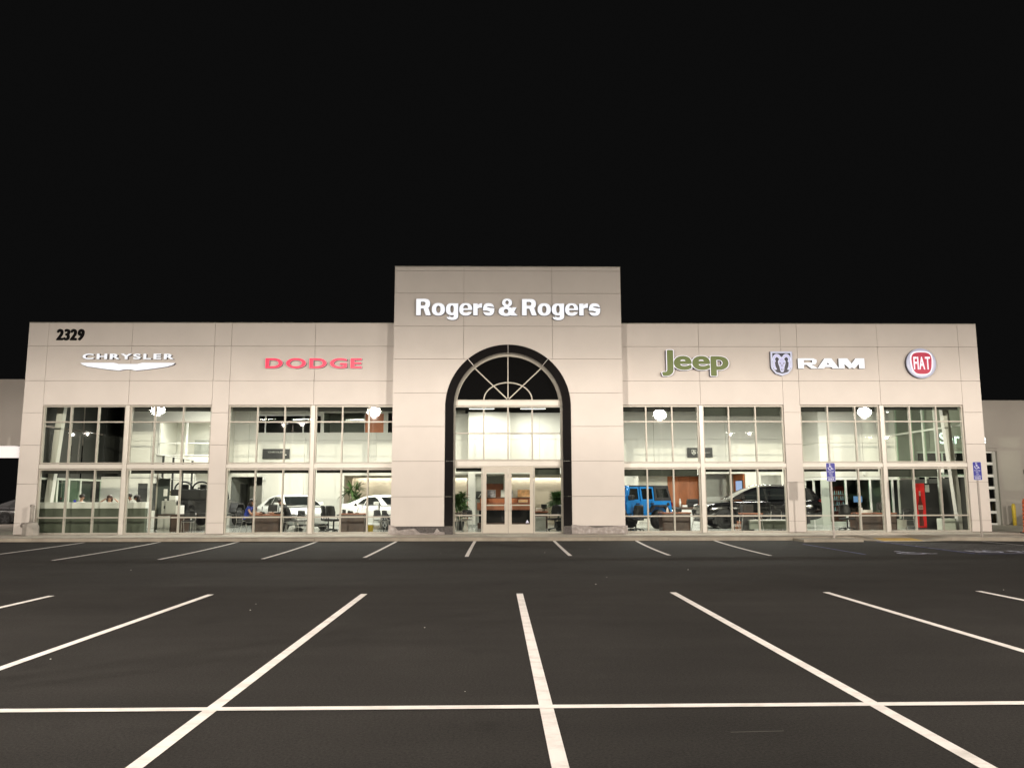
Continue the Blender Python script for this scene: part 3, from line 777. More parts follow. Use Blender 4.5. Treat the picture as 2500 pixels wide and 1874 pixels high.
# back wall, left half (bays three and four)
H_L = [(-13.48, -11.95, 0, 2.47), (-12.27, -9.18, 4.64, 5.55), (-9.02, -7.01, 4.64, 5.62), (-6.98, -6.06, 4.64, 5.58), (-5.84, -4.2, 4.64, 5.62), (-7.94, -2.0, 0, 2.52)]
wall(-13.9, -2.0, FZ, 5.88, 9.0, [-12.68, -9.92, -6.39, -4.3], [4.25], H_L)
H_R = [(6.59, 11.92, 0, 2.58), (12.70, 13.72, 0, 2.50)]
wall(3.66, 14.9, FZ, 5.88, 9.0, [7.4, 11.0], [4.28], H_R)
# upstairs rooms behind the left openings
def room(x0, x1, y0, y1, z0, z1, wm, cm=None, fm=None, nm='room'):
    m = MB(); t = .06
    m.box(x0-t, y0, z0-t, x0, y1, z1+t); m.box(x1, y0, z0-t, x1+t, y1, z1+t); m.box(x0, y1, z0-t, x1, y1+t, z1+t)
    o = m.build(nm, wm, B)
    m = MB(); m.box(x0, y0, z1, x1, y1, z1+t); m.build('room_ceiling', cm or wm, o)
    m = MB(); m.box(x0, y0, z0-t, x1, y1, z0); m.build('room_floor', fm or wm, o)
    return o
room(-12.6, -9.12, 9.13, 11.5, 4.3, 5.8, 'in_dark'); room(-9.05, -7.0, 9.13, 10.6, 4.3, 5.8, 'in_grey'); room(-5.9, -4.1, 9.13, 11.4, 4.3, 5.8, 'in_dark')
m = MB(); m.box(-6.98, 9.02, 4.64, -6.06, 9.09, 5.58); m.build('orange_panel', 'orange_wood', B)
for xx in (-11.91, -10.04):
    m = MB(); m.box(xx-.03, 9.0, 4.64, xx+.03, 9.06, 5.55); m.build('window_bar', 'white_paint', B)
m = MB(); m.box(-12.27, 8.98, 5.47, -9.18, 9.06, 5.56); m.build('window_head', 'white_paint', B)
m = MB(); m.box(-12.27, 8.985, 5.0, -9.18, 9.0, 5.0); 
for (a, b) in ((-12.27, -9.18), (-9.02, -7.01), (-5.84, -4.2)):
    m = MB(); m.box(a, 9.03, 4.64, b, 9.036, 5.6); m.build('pane', 'glass', B)
# hallway behind the doorway, bay three
room(-13.5, -11.93, 9.13, 12.2, FZ, 2.47, 'in_grey', 'in_grey', 'tile')
m = MB(); m.box(-13.49, 10.5, FZ, -13.44, 11.6, 2.15); m.box(-12.0, 9.6, FZ, -11.94, 10.7, 2.2); m.build('hall_door', 'in_dark', B)
m = MB(); m.box(-13.3, 12.1, FZ, -12.5, 12.19, 2.1); m.build('hall_door', 'white_paint', B)
# niche with cove light behind the lobby
m = MB(); m.box(-8.0, 12.0, FZ, 3.6, 12.1, 2.75); m.box(-8.06, 9.13, FZ, -8.0, 12.1, 2.75); m.box(3.6, 6.6, FZ, 3.66, 12.1, 2.75); m.build('niche_wall', 'beige', B)
m = MB(); m.box(-8.0, 9.13, 2.53, 3.6, 11.72, 2.6); m.box(-3.2, 6.9, 2.53, 3.6, 9.13, 2.6); m.box(-8.0, 11.70, 2.45, 3.6, 11.72, 2.6); m.build('niche_ceiling', 'soffit', B)
m = MB(); m.box(-8.0, 11.72, 2.75, 3.6, 12.1, 2.8); m.build('cove_lid', 'white_paint', B)
for k in range(3): area('cove_lamp', (-6.0+3.9*k, 11.84, 2.62), (3.7, .16), 62, (radians(-12), 0, 0), (1, .92, .79))
m = MB(); m.box(-1.95, 10.9, FZ, -.10, 11.0, 2.53); m.build('grey_partition', 'in_grey', B)
m = MB(); m.box(-1.95, 10.84, .3, -.10, 10.9, 2.13); m.build('wood_panel', 'red_wood', B)
m = MB(); m.box(-.10, 10.7, FZ, .12, 11.1, 2.53); m.build('white_pier', 'in_wall', B)
# lobby: bright floating wall above the header, white column
panels(B, [-1.74, .19], [2.52, 4.11, 5.36], 6.0, 6.08, 'in_wall', g=.005, nm='interior_panel')
panels(B, [.19, 1.55, 3.4], [2.52, 4.11, 5.36], 6.3, 6.38, 'in_wall', g=.005, nm='interior_panel')
panels(B, [-3.6, -1.74], [2.52, 4.11, 5.36], 7.0, 7.08, 'in_wall', g=.005, nm='interior_panel')
m = MB(); m.box(-3.6, 7.08, 2.52, 3.4, 7.2, 5.4); m.box(-1.74, 6.08, 2.53, .18, 7.08, 5.36); m.box(.19, 6.38, 2.53, 3.4, 7.08, 5.36); m.build('interior_wall', 'in_wall', B)
m = MB(); m.box(-1.74, 5.9, FZ, -1.41, 6.25, 2.52); m.build('column', 'in_wall', B)
m = MB(); m.box(-1.745, 5.89, FZ, -1.405, 6.26, .24); m.build('column_base', 'in_grey', B)
# alcove with orange timber wall, bays five and six
m = MB(); m.box(6.3, 12.0, FZ, 12.0, 12.1, 2.7); m.box(6.53, 9.13, FZ, 6.59, 12, 2.7); m.box(11.93, 9.13, FZ, 11.99, 12.0, 2.7); m.build('alcove_wall', 'in_wall', B)
m = MB(); m.box(6.5, 9.13, 2.6, 12.0, 12, 2.66); m.build('alcove_ceiling', 'soffit', B)
for (a, b) in ((8.66, 9.25), (9.25, 9.84), (9.84, 10.43)):
    m = MB(); m.box(a+.004, 11.92, FZ, b-.004, 12.0, 2.5); m.build('timber_panel', 'orange_wood', B)
m = MB(); m.box(10.45, 10.9, FZ, 11.5, 11.0, 2.6); m.build('grey_partition', 'in_grey', B)
for (a, b) in ((9.15, 10.0), (10.0, 10.9)):
    m = MB(); m.box(11.87, a+.004, FZ, 11.93, b-.004, 2.58); m.build('timber_panel', 'orange_wood', B)
# bright office behind the doorway, bay six
room(12.0, 14.5, 9.13, 12.0, FZ, 2.9, 'in_wall', 'white_paint', 'tile')
for k in range(4):
    m = MB(); m.box(12.75+.47*k, 11.93, 1.35, 13.12+.47*k, 11.99, 2.0); m.build('office_window', 'in_dark', B)
# right block: upper wall, side wall and glazed lower rooms, bay seven
panels(B, [14.7, 16.75, 18.4], [2.36, 3.95, 5.88], 6.5, 6.56, 'in_wall', g=.006, nm='interior_panel')
m = MB(); m.box(14.76, 6.56, 2.36, 18.4, 6.62, 5.88); m.build('interior_wall', 'in_joint', B)
for z0, z1 in ((2.36, 3.95), (3.95, 5.88)):
    m = MB(); m.box(14.70, 6.57, z0+.006, 14.76, 11.0, z1-.006); m.build('interior_panel', 'in_wall', B)
m = MB(); m.box(14.70, 6.5, 2.22, 18.4, 6.62, 2.35); m.box(14.70, 6.62, 2.22, 14.82, 11, 2.35); m.build('header_beam', 'white_paint', B)
for x in (14.73, 15.85, 17.0, 18.05):
    m = MB(); wpost = .34 if x < 15 else .05
    m.box(x-.03, 6.5, FZ, x+wpost, 6.6, 2.22); m.build('glazing_post', 'sea_grey' if x < 15 else 'white_paint', B)
for (a, b) in ((15.07, 15.82), (15.9, 16.97), (17.05, 18.02)):
    m = MB(); m.box(a, 6.54, .3, b, 6.55, 2.22); m.build('pane', 'glass_green', B)
    m = MB(); m.box(a, 6.5, FZ, b, 6.6, .3); m.build('kick_plate', 'sea_grey', B)
for y in (7.5, 8.6, 9.7):
    m = MB(); m.box(14.72, y, FZ, 14.80, y+.10, 2.22); m.build('glazing_post', 'white_paint', B)
m = MB(); m.box(14.73, 6.6, FZ, 14.79, 11, 1.25); m.build('kick_plate', 'sea_grey', B)
m = MB(); m.box(14.84, 11.2, FZ, 18.4, 11.3, 2.9); m.box(14.84, 6.63, 2.75, 18.4, 11.2, 2.8); m.build('interior_wall', 'in_dark', B)
# left block: back wall of the lounge and the mezzanine office above it
H_M = [(-18.4, -17.42, 2.42, 5.9), (-14.2, -13.3, 0, 2.75), (-15.85, -13.5, 3.39, 4.92), (-16.7, -16.25, 0, 2.12), (-16.04, -15.62, .9, 2.12)]
wall(-18.4, -13.4, FZ, 5.88, 6.0, [-16.2], [2.35, 4.05], H_M)
m = MB(); m.box(-13.46, 6.12, 2.75, -13.4, 9.0, 5.88); m.box(-14.26, 6.12, FZ, -14.2, 9.0, 2.75); m.box(-14.2, 6.0, 2.75, -13.46, 9.0, 2.80); m.box(-14.2, 8.9, FZ, -13.9, 9.0, 2.75); m.build('interior_panel', 'in_wall', B)
room(-18.4, -17.42, 6.13, 7.6, 2.42, 5.8, 'in_dark')
room(-16.2, -13.5, 6.13, 8.9, 3.2, 5.2, 'in_wall', 'white_paint', 'in_grey')
m = MB(); m.box(-16.72, 6.05, FZ, -16.23, 6.1, 2.13); m.box(-16.06, 6.06, .88, -15.6, 6.1, 2.14); m.build('dark_door', 'in_dark', B)
m = MB(); m.box(-15.85, 5.97, 3.91, -13.5, 6.04, 3.96); m.box(-14.63, 5.965, 3.39, -14.56, 6.045, 4.92); m.box(-15.87, 5.96, 3.36, -13.5, 6.05, 3.41); m.build('window_bar', 'white_paint', B)
m = MB(); m.box(-15.2, 8.6, 3.2, -13.7, 8.85, 4.25); m.build('office_cabinet', 'in_grey', B)
# glazed end walls with white posts; leaning brace columns
for sgn in (-1, 1):
    xo = 18.36*sgn
    ys = [.42, 2.3, 3.2, 4.15, 6.1, 7.6] if sgn < 0 else [.42, 3.0, 4.0, 5.1, 6.5, 7.6]
    zs = [.12, 2.25, 4.32, 5.6]
    for y in ys:
        m = MB(); m.box(xo-.05, y-.06, .12, xo+.05, y+.06, 2.3 if sgn < 0 else 5.6); m.build('end_post', 'pale_green_wall', B)
    for a, b in zip(ys, ys[1:]):
        for z in (zs[1:2] if sgn < 0 else zs[2:3]):
            m = MB(); m.box(xo-.04, a+.06, z-.04, xo+.04, b-.06, z+.04); m.build('end_transom', 'pale_green_wall', B)
        for c, d in zip(zs, zs[1:]):
            m = MB(); m.box(xo-.005, a+.06, c+.04, xo+.005, b-.06, d-.04); m.build('pane', 'end_dark' if ((sgn < 0 and c > 2) or (sgn > 0 and c < 2)) else 'glass_green', B)
    m = MB(); q = 18.0*sgn
    m.prism([((18.47+.0)*sgn*.999-.0*sgn, .12), ((18.23)*sgn, .12), ((17.80)*sgn, 5.88), ((18.06)*sgn, 5.88)], 1.5, 1.75); m.build('brace_column', 'in_wall', B)
# opaque greenish panels and doors set in the left end wall
for (a, b, c, mt) in ((2.28, 2.74, 2.1, 'black'), (2.86, 3.29, 2.6, 'in_dark'), (4.4, 5.2, 2.1, 'black'), (3.45, 4.05, 2.2, 'green_grey')):
    m = MB(); m.box(-18.42, a, .12, -18.40, b, c); m.build('end_panel', mt, B)

# ------------------------------------------------------------------ interior lights
def strip_light(label, loc, L, wdt=.12, power=40, rz=0., emit='fixture', hang=0., group=None, down=True):
    t = thing('ceiling_light', label, 'ceiling light', loc, rz, group)
    m = MB(); m.box(-L/2, -wdt/2, .0, L/2, wdt/2, .05, b=.006); m.build('housing', 'white_paint', t)
    m = MB(); m.box(-L/2+.02, -wdt/2+.015, -.012, L/2-.02, wdt/2-.015, .0); m.build('lens', emit, t)
    if hang:
        m = MB()
        for s_ in (-1, 1): m.tube([(s_*L*.35, 0, .05), (s_*L*.35, 0, .05+hang)], .004, 5)
        m.build('hanger', 'steel', t)
    if power: area('strip_lamp', (0, 0, -.016), (L, wdt), power, (0, 0, 0), IN_C, t)
    return t
strip_light('linear pendant in the entrance tower, hung left of the centre mullion', (-1.11, 5.0, 5.40), 1.15, .09, 95, hang=.3)
strip_light('linear pendant in the entrance tower, hung right of the centre mullion', (1.20, 5.0, 5.40), 1.15, .09, 95, hang=.3)
strip_light('long lit strip lamp in the upstairs office left of its window bar', (-15.3, 6.9, 5.14), 1.0, .14, 30)
strip_light('second lit strip lamp in the upstairs office right of the window bar', (-14.3, 7.2, 5.0), 1.0, .14, 20)
strip_light('short lit strip lamp lowest in the upstairs office window', (-14.0, 8.2, 4.9), .7, .2, 20)
strip_light('lit strip lamp over the alcove, left of the orange timber wall', (8.3, 10.2, 2.58), .5, .25, 16, radians(20))
strip_light('lit strip lamp in front of the orange timber wall', (9.6, 10.0, 2.58), .55, .25, 16, radians(20))
ORD = ['first', 'second', 'third', 'fourth', 'fifth', 'sixth', 'seventh', 'eighth', 'ninth', 'tenth']
for i, (x, y, p_) in enumerate([(-16.3, 3.4, 75), (-13.6, 3.8, 170), (-11.2, 3.7, 370), (-8.2, 3.6, 380), (-5.4, 3.7, 355), (5.4, 3.7, 350), (8.4, 3.6, 360), (11.6, 3.7, 340), (14.2, 3.6, 215), (16.6, 3.2, 55)]):
    strip_light(ORD[i]+' high strip lamp from the left under the dark showroom ceiling', (x, y, 2.74 if i == 0 else 5.80), 1.5, .25, p_, emit='fixture_soft', group='strip lamps hidden above the window heads')
area('office_lamp', (13.2, 10.6, 2.85), (1.6, .6), 45, (0, 0, 0), IN_C)
area('niche_lamp', (-5.5, 10.3, 2.51), (.5, .2), 8, (0, 0, 0), (1, .9, .75))
area('lobby_lamp', (-1.0, 8.6, 2.50), (1.0, .2), 10, (0, 0, 0), (1, .9, .75))
def spot_fix(label, loc):
    t = thing('track_spotlight', label, 'spotlight', loc)
    m = MB(); m.lathe([(.05, .0), (.07, .03), (.07, .12), (.02, .15)], (0, 0, 0), 'z', 14); m.build('housing', 'white_paint', t)
    m = MB(); m.cyl((0, 0, -.008), .055, .007); m.build('lens', 'fixture', t); return t
spot_fix('round spotlight at the ceiling beside the tower, above the white coupe', (-5.66, 7.3, 5.72))
spot_fix('round ceiling spotlight above the blue off-roader', (6.83, 7.2, 5.72))
spot_fix('round ceiling spotlight left of the sign panel with the shield', (7.86, 7.6, 5.72))
spot_fix('round ceiling spotlight near the right end of the showroom', (17.6, 5.6, 5.3))
def wall_box(label, loc):
    m = MB(); m.box(-.07, -.07, -.08, .07, 0, .08, b=.015); one('emergency_light', label, 'wall lamp', m, 'white_paint', loc)
wall_box('small white emergency lamp above the grey hallway doorway', (-11.85, 8.98, 2.36))
wall_box('small white emergency lamp on the wall above the blue off-roader', (6.41, 8.98, 2.50))
wall_box('small white emergency lamp above the glazed room at the right', (16.75, 6.49, 2.52))
# hanging brand panels inside
def sign_panel(label, x0, x1, z0, z1, y):
    t = thing('sign_panel', label, 'sign', ((x0+x1)/2, y, (z0+z1)/2)); a, b = (x1-x0)/2, (z1-z0)/2
    m = MB(); m.box(-a, -.07, -b, a, -.0, b, b=.012); m.build('panel', 'char', t); return t
t = sign_panel('black wall panel with faint lettering above the silver sedan', -11.97, -10.65, 3.34, 3.83, 8.98)
lettering(t, 'CHRYSLER', -.38, .40, .05, .075, -.072, .01, 'plastic_grey', 'char', 0.)
lettering(t, 'DODGE', -.52, -.05, -.10, .06, -.072, .01, 'char', 'black', 0.)
m = MB(); m.box(.42, -.082, -.07, .52, -.073, -.02); m.build('emblem', 'paper', t)
t = sign_panel('black wall panel with small silver shield on the right half of the showroom', 9.05, 10.31, 3.38, 3.86, 8.98)
m = MB(); sh = [(-.42, .14), (-.20, .14), (-.20, -.04), (-.31, -.13), (-.42, -.04)]
m.prism(sh, -.085, -.07); m.build('shield', 'plastic_grey', t)
m = MB(); m.prism([(-.40, .12), (-.33, .12), (-.36, .02), (-.40, .0)], -.088, -.084); m.prism([(-.22, .12), (-.29, .12), (-.26, .02), (-.22, .0)], -.088, -.084); m.prism([(-.34, .0), (-.28, .0), (-.31, -.1)], -.088, -.084); m.build('shield_mark', 'char', t)
lettering(t, 'RAM', -.14, .08, -.03, .08, -.072, .01, 'paper', 'char', .02)
lettering(t, 'JEEP', .22, .5, -.03, .04, -.072, .01, 'plastic_grey', 'char', 0.)

# ================================================================== FACADE SIGNS
def sign(label, loc=(0, 0, 0)): return thing('wall_sign', label, 'sign', loc)
t = sign('large lit white lettering across the tower above the arch')
kw = dict(face='sign_face', side='sign_side', gap=.05, drawn=True)
lettering(t, 'Rogers', -3.53, -.53, 8.40, .655, TY-.012, .14, **kw)
lettering(t, '&', -.36, .37, 8.39, .67, TY-.012, .14, **kw)
lettering(t, 'Rogers', .54, 3.56, 8.40, .655, TY-.012, .14, **kw)
t = sign('lit white wide capitals with a swept wing emblem below, left end')
lettering(t, 'CHRYSLER', -16.42, -12.93, 6.79, .215, -.012, .13, 'sign_face', 'sign_side_grey', off=.042, offz=.030, gap=.17)
wg = [(-16.48, 6.645), (-15.2, 6.65), (-15.02, 6.60), (-14.66, 6.60), (-14.30, 6.60), (-14.12, 6.65), (-12.86, 6.645), (-12.93, 6.575), (-13.15, 6.50), (-13.9, 6.39), (-14.35, 6.345), (-14.52, 6.385), (-14.66, 6.395), (-14.80, 6.385), (-14.97, 6.345), (-15.42, 6.39), (-16.18, 6.50), (-16.40, 6.575)]
m = MB(); m.prism(wg, -.15, -.012, 'y', 0, 1); m.build('wing_emblem', ['sign_face', 'sign_side'], t)
t = sign('lit red wide capitals outlined in pale pink, second sign from the left end')
lettering(t, 'DODGE', -9.40, -5.66, 6.44, .40, -.012, .12, 'sign_pink', 'sign_side_grey', off=.036, offz=.036, gap=.12, inner=('sign_red', .013))
t = sign('green lettering with white outline right of the tower')
lettering(t, 'Jeep', 5.98, 8.66, 6.36, .83, -.012, .16, 'badge_white', 'sign_side', off=.054, offz=.050, gap=-.03, inner=('sign_green', .020))
t = sign('lit white block capitals between the shield and the round badge')
kz = 6.44; hh = .40
def rp(polys, x0, wd, holes=()):
    return [[(x0+x*wd, kz+z*hh) for x, z in P] for P in polys]
RAMP = []
Rg = [[(0, 0), (.30, 0), (.30, .82), (0, 1)], [(0, 1), (.30, .82), (.72, .82), (.78, 1)], [(.78, 1), (.72, .82), (.72, .56), (.95, .60), (.95, .86)],
      [(.30, .56), (.95, .60), (.86, .40), (.30, .36)], [(.42, .38), (.70, .38), (1.0, 0), (.66, 0)]]
Ag = [[(0, 0), (.30, 0), (.62, 1), (.34, 1)], [(.34, 1), (.62, 1), (.66, 1), (1.0, 0), (.70, 0)], [(.20, .14), (.80, .14), (.74, .40), (.28, .40)]]
Mg = [[(0, 0), (.22, 0), (.22, 1), (0, 1)], [(.78, 0), (1, 0), (1, 1), (.78, 1)], [(.0, 1), (.34, 1), (.60, .18), (.40, .0)], [(1, 1), (.66, 1), (.40, .18), (.60, .0)]]
for G_, x0, wd in ((Rg, 11.37, .78), (Ag, 12.13, .86), (Mg, 12.98, 1.02)):
    m = MB()
    for i, P in enumerate(rp(G_, x0, wd)): m.prism(P, -.15-.0006*i, -.012, 'y', 0, 1)
    m.build('letter', ['sign_face', 'sign_side_grey'], t)
t = sign('silver shield emblem with a horned ram head beside white block capitals')
cx, zt, wd2, zb = 10.73, 7.12, .43, 6.15
def shp(k, dz=0): return [(cx-wd2*k, zt-(1-k)*.4), (cx+wd2*k, zt-(1-k)*.4), (cx+wd2*k, 6.52), (cx+wd2*k*.93, 6.42), (cx+wd2*.60*k, 6.24+(1-k)*.3), (cx, zb+(1-k)*.5), (cx-wd2*.60*k, 6.24+(1-k)*.3), (cx-wd2*k*.93, 6.42), (cx-wd2*k, 6.52)]
m = MB(); m.prism(shp(1.0), -.14, -.012, 'y', 0, 1); m.build('shield_rim', ['badge_silver', 'sign_side'], t)
m = MB(); m.prism(shp(.90), -.150, -.139); m.build('shield_line', 'sign_face_soft', t)
m = MB(); m.prism(shp(.83), -.158, -.149); m.build('shield_field', 'shield_navy', t)
def ramm(polys, y, mt, nm):
    m = MB()
    for i, P in enumerate(polys):
        for s_ in (-1, 1): m.prism([(cx+s_*x, z) for x, z in P], y-.0008*(i*2+(s_ > 0)), y+.02)
    o = m.build(nm, mt, t)
    if nm == 'ram_marks': o['kind'] = 'stuff'
horn = []
def arcband(c, ro, ri, a0, a1, n=9):
    A_ = [radians(a0+(a1-a0)*i/n) for i in range(n+1)]
    return [(c[0]+ro*cos(t), c[1]+ro*sin(t)*1.25) for t in A_]+[(c[0]+ri*cos(t), c[1]+ri*sin(t)*1.25) for t in A_[::-1]]
ramm([arcband((.185, 6.80), .175, .072, 165, -50), [(.275, 6.68), (.345, 6.74), (.35, 6.50), (.285, 6.38), (.20, 6.40), (.255, 6.52)]], -.165, 'sign_face_soft', 'horns')
ramm([arcband((.185, 6.80), .155, .095, 160, -45), [(.295, 6.67), (.33, 6.70), (.335, 6.52), (.28, 6.41), (.235, 6.415), (.275, 6.53)]], -.170, 'ram_grey', 'horn_face')
ramm([[(0, 6.90), (.06, 6.87), (.15, 6.72), (.135, 6.62), (.095, 6.50), (.075, 6.38), (.05, 6.31), (0, 6.29)]], -.172, 'sign_face_soft', 'head_outline')
ramm([[(0, 6.87), (.05, 6.84), (.125, 6.70), (.105, 6.62), (.075, 6.50), (.055, 6.38), (.035, 6.335), (0, 6.325)]], -.178, 'ram_grey', 'ram_face')
ramm([[(.035, 6.635), (.095, 6.67), (.085, 6.61)], [(.012, 6.40), (.042, 6.43), (.03, 6.355)], [(.012, 6.56), (.03, 6.60), (.022, 6.50)], [(.185, 6.83), (.25, 6.80), (.21, 6.755), (.15, 6.79)]], -.186, 'shield_navy', 'ram_marks')
t = sign('round red badge in a silver ring near the right end of the facade')
bc = (16.24, 6.645); R = .595
m = MB(); m.lathe([(R*.99, -.012), (R*.99, -.15), (R, -.17), (R*.94, -.20), (R*.80, -.185), (R*.3, -.180)][::-1], (bc[0], 0, bc[1]), 'y', 40)
o = m.build('ring', ['badge_silver', 'sign_side'], t)
for p in o.data.polygons:
    if abs(p.normal.y) < .3 and p.center.y > -.16: p.material_index = 1
def squircle(a, b, n=3.2, top=0.):
    out = []
    for i in range(40):
        t_ = 2*pi*i/40; c_, s_ = cos(t_), sin(t_)
        x = a*math.copysign(abs(c_)**(2/n), c_); z = b*math.copysign(abs(s_)**(2/n), s_)
        out.append((bc[0]+x*(1+.10*z/b), bc[1]+z)) 
    return out
m = MB(); m.prism(squircle(.435, .475), -.205, -.17); m.build('white_border', 'badge_white', t)
m = MB(); m.prism(squircle(.39, .43), -.213, -.19); m.build('red_field', 'badge_red', t)
lettering(t, 'FIAT', bc[0]-.325, bc[0]+.325, bc[1]-.25, .50, -.213, .02, 'badge_white', 'badge_white', off=.012, gap=.075)
t = thing('address_numerals', 'black condensed street number at the upper left corner', 'street number')
lettering(t, '2329', -17.54, -16.48, 7.55, .44, -.012, .04, 'number_black', 'number_black', off=.062, offz=.035, gap=.03, name='numeral', slant=.07)

# ================================================================== NEIGHBOURING WINGS
A1 = thing('service_wing', 'lower right wing with a glazed roll-up door beside the showroom', 'building')
WY = 7.2
m = MB()
for (a, b, c, d) in rects_minus((18.7, 46, 0, 5.98), [(19.6, 23.55, 0, 3.58)]):
    m.box(a, WY, c, b, WY+.3, d)
m.box(18.7, WY+.3, 5.6, 46, 24, 5.75); m.box(18.7, WY-.02, 5.98, 46, WY+.32, 6.03)
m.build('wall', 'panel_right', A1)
for x in (27.1, 31.5): 
    m = MB(); m.box(x-.01, WY-.012, 0, x+.01, WY-.002, 5.97); m.build('wall_joint', 'joint', A1)
m = MB(); m.box(19.6, WY+2.0, 0, 23.55, WY+2.1, 3.6); m.build('bay_dark', 'black', A1)
D = MB(); D.box(23.38, WY+.12, .02, 23.55, WY+.2, 3.58); D.box(19.75, WY+.205, .02, 23.38, WY+.215, 3.58); D = D.build('rolling_door', 'plastic_grey', A1)
m = MB(); m.box(19.6, WY+.12, .02, 19.75, WY+.2, 3.58); m.build('stile', 'plastic_grey', D)
for k in range(7):
    z = .05+k*.575
    m = MB(); m.box(19.75, WY+.12, z, 23.38, WY+.2, z+.13); m.build('rail', 'white_paint', D)
    if k < 6:
        for (a, b) in ((19.75, 20.96), (20.96, 22.17), (22.17, 23.38)):
            m = MB(); m.box(a+.04, WY+.14, z+.13, b-.04, WY+.15, z+.575); m.build('pane', 'black_glass', D)
for x in (20.96, 22.17):
    m = MB(); m.box(x-.04, WY+.13, .05, x+.04, WY+.19, 3.58); m.build('stile', 'white_paint', D)
m = MB(); m.box(24.75, WY-.08, 2.5, 24.9, WY, 2.7); m.build('outlet_box', 'post_metal', A1)
t = sign('lit white lettering on the lower right wing beyond the corner')
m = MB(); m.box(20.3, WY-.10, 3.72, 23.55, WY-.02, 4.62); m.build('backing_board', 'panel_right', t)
lettering(t, 'Service', 20.72, 22.95, 3.93, .52, WY-.10, .08, 'service_face', 'sign_side', off=.02, gap=.10)
# paper banner hung inside the right end glass
t = thing('banner', 'white paper banner with dark lettering hung in the right end glass', 'banner', (0, 0, 0))
m = MB(); m.prism([(4.2, 2.50), (2.35, 2.44), (2.35, 2.86), (4.2, 2.92)], 18.22, 18.235, 'x'); m.build('sheet', 'paper', t)
for (a, b, z, h_) in ((3.5, 3.1, 2.60, .12), (3.0, 2.75, 2.60, .16), (2.7, 2.5, 2.60, .14)):
    m = MB(); m.box(18.21, b, z, 18.219, a, z+h_); m.build('lettering', 'char', t)

A2 = thing('canopy_wing', 'lower left wing with a lit drive-through canopy beside the showroom', 'building')
m = MB(); m.box(-48, 8.0, 3.96, -18.7, 8.3, 7.10); m.box(-48, 7.98, 7.10, -18.7, 8.35, 7.16); m.build('wall', 'panel_low', A2)
m = MB(); m.box(-48, 8.3, 3.97, -18.7, 21, 4.1); m.build('canopy_soffit', 'in_dark', A2)  # coloured dark so the stretch without glow reads as unlit
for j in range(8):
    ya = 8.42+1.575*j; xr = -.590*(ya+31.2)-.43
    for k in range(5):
        m = MB(); m.box(xr-3.6*(k+1)+.04, ya, 3.955, xr-3.6*k, ya+1.555, 3.968); m.build('soffit_glow_panel', 'soffit_glow', A2)  # added glowing sheets imitate a brightly lit soffit, not real fixtures
m = MB(); m.box(-27.0, 19.0, 0, -26.6, 19.4, 3.97); m.build('post', 'plastic_grey', A2)
# pale paving under the canopy; the soffit panels above glow by themselves
m = MB(); m.box(-48, 5.0, -.05, -18.9, 21, .02); o = m.build('pavement', 'concrete', None); tag(o, None, None, None, 'structure')

# ================================================================== STREET FURNITURE
def accessible_sign(label, loc, rz=0.):
    t = thing('parking_sign', label, 'sign', loc, rz, 'blue accessible parking signs')
    m = MB(); m.box(-.028, -.02, 0, .028, .02, 2.5, b=.004); m.build('post', 'post_metal', t)
    P = MB(); w2, h2, r = .155, .315, .03
    pts = []
    for (cx_, cz_, a0) in ((w2-r, h2-r, 0), (-w2+r, h2-r, 90), (-w2+r, -h2+r, 180), (w2-r, -h2+r, 270)):
        pts += [(cx_+r*cos(radians(a0+i*22.5)), 2.24+cz_+r*sin(radians(a0+i*22.5))) for i in range(5)]
    P.prism(pts, -.028, -.022); P = P.build('plate', 'sign_white', t)
    m = MB(); m.prism([(x*.955, 2.24+(z-2.24)*.975) for x, z in pts], -.030, -.0275); m.build('blue_field', 'sign_blue', P)
    m = MB()
    for i, Q in enumerate(icon_shapes()): m.prism([((x-.52)*.24, 2.30+y*.235) for x, y in Q], -.0322-.0001*i, -.0299)
    m.build('wheelchair_symbol', 'sign_white', P)
    m = MB()
    for z, txt, wd in ((2.235, 'PARKING', .22), (2.17, 'ONLY', .13), (2.105, 'VAN', .10), (2.05, 'ACCESSIBLE', .25), (1.985, 'MINIMUM', .20), (1.945, 'FINE $250', .22)):
        pen = 0; it = []
        for ch in txt:
            if ch == ' ': pen += .3; continue
            me, a, b, c, d = glyph(ch, .01, 0.); it.append((me, pen-a)); pen += b-a+.12
        s = wd/pen
        for me, dx in it: m.idx([(-wd/2+(v.co.x+dx)*s, -.0323, z+v.co.y*.055) for v in me.vertices], [tuple(p.vertices) for p in me.polygons])
    m.box(-.15, -.0322, 2.033, .15, -.0299, 2.039); m.build('lettering', 'sign_white', P)
    m = MB()
    for z in (2.50, 1.98): m.cyl((0, -.036, z), .012, .01, 'y', 8)
    m.build('bolt', 'steel', P)
    return t
accessible_sign('blue accessible parking sign on a post before the pier with its shadow, left of two', (11.10, -3.34, .085), radians(-2))
accessible_sign('blue accessible parking sign on a post at the right corner of the showroom', (16.24, -3.3, ZS), radians(3))
t = thing('guard_post', 'grey steel post in a rounded concrete footing at the left window corner', 'bollard', (-17.62, -.62, ZS))
m = MB(); m.lathe([(.27, 0), (.29, .04), (.28, .32), (.21, .47), (.09, .50)], (0, 0, 0), 'z', 8, 0, False); m.build('footing', 'footing', t)
m = MB(); m.lathe([(.065, .44), (.065, 1.10), (.04, 1.13)], (0, 0, 0), 'z', 14); m.build('post', 'footing', t)
m = MB(); m.lathe([(.085, 1.06), (.085, 1.12), (.05, 1.15)], (0, 0, 0), 'z', 14); m.build('cap', 'post_metal', t)
t = thing('bollard', 'yellow steel bollard at the jamb of the roll-up door', 'bollard', (23.75, 6.6, 0))
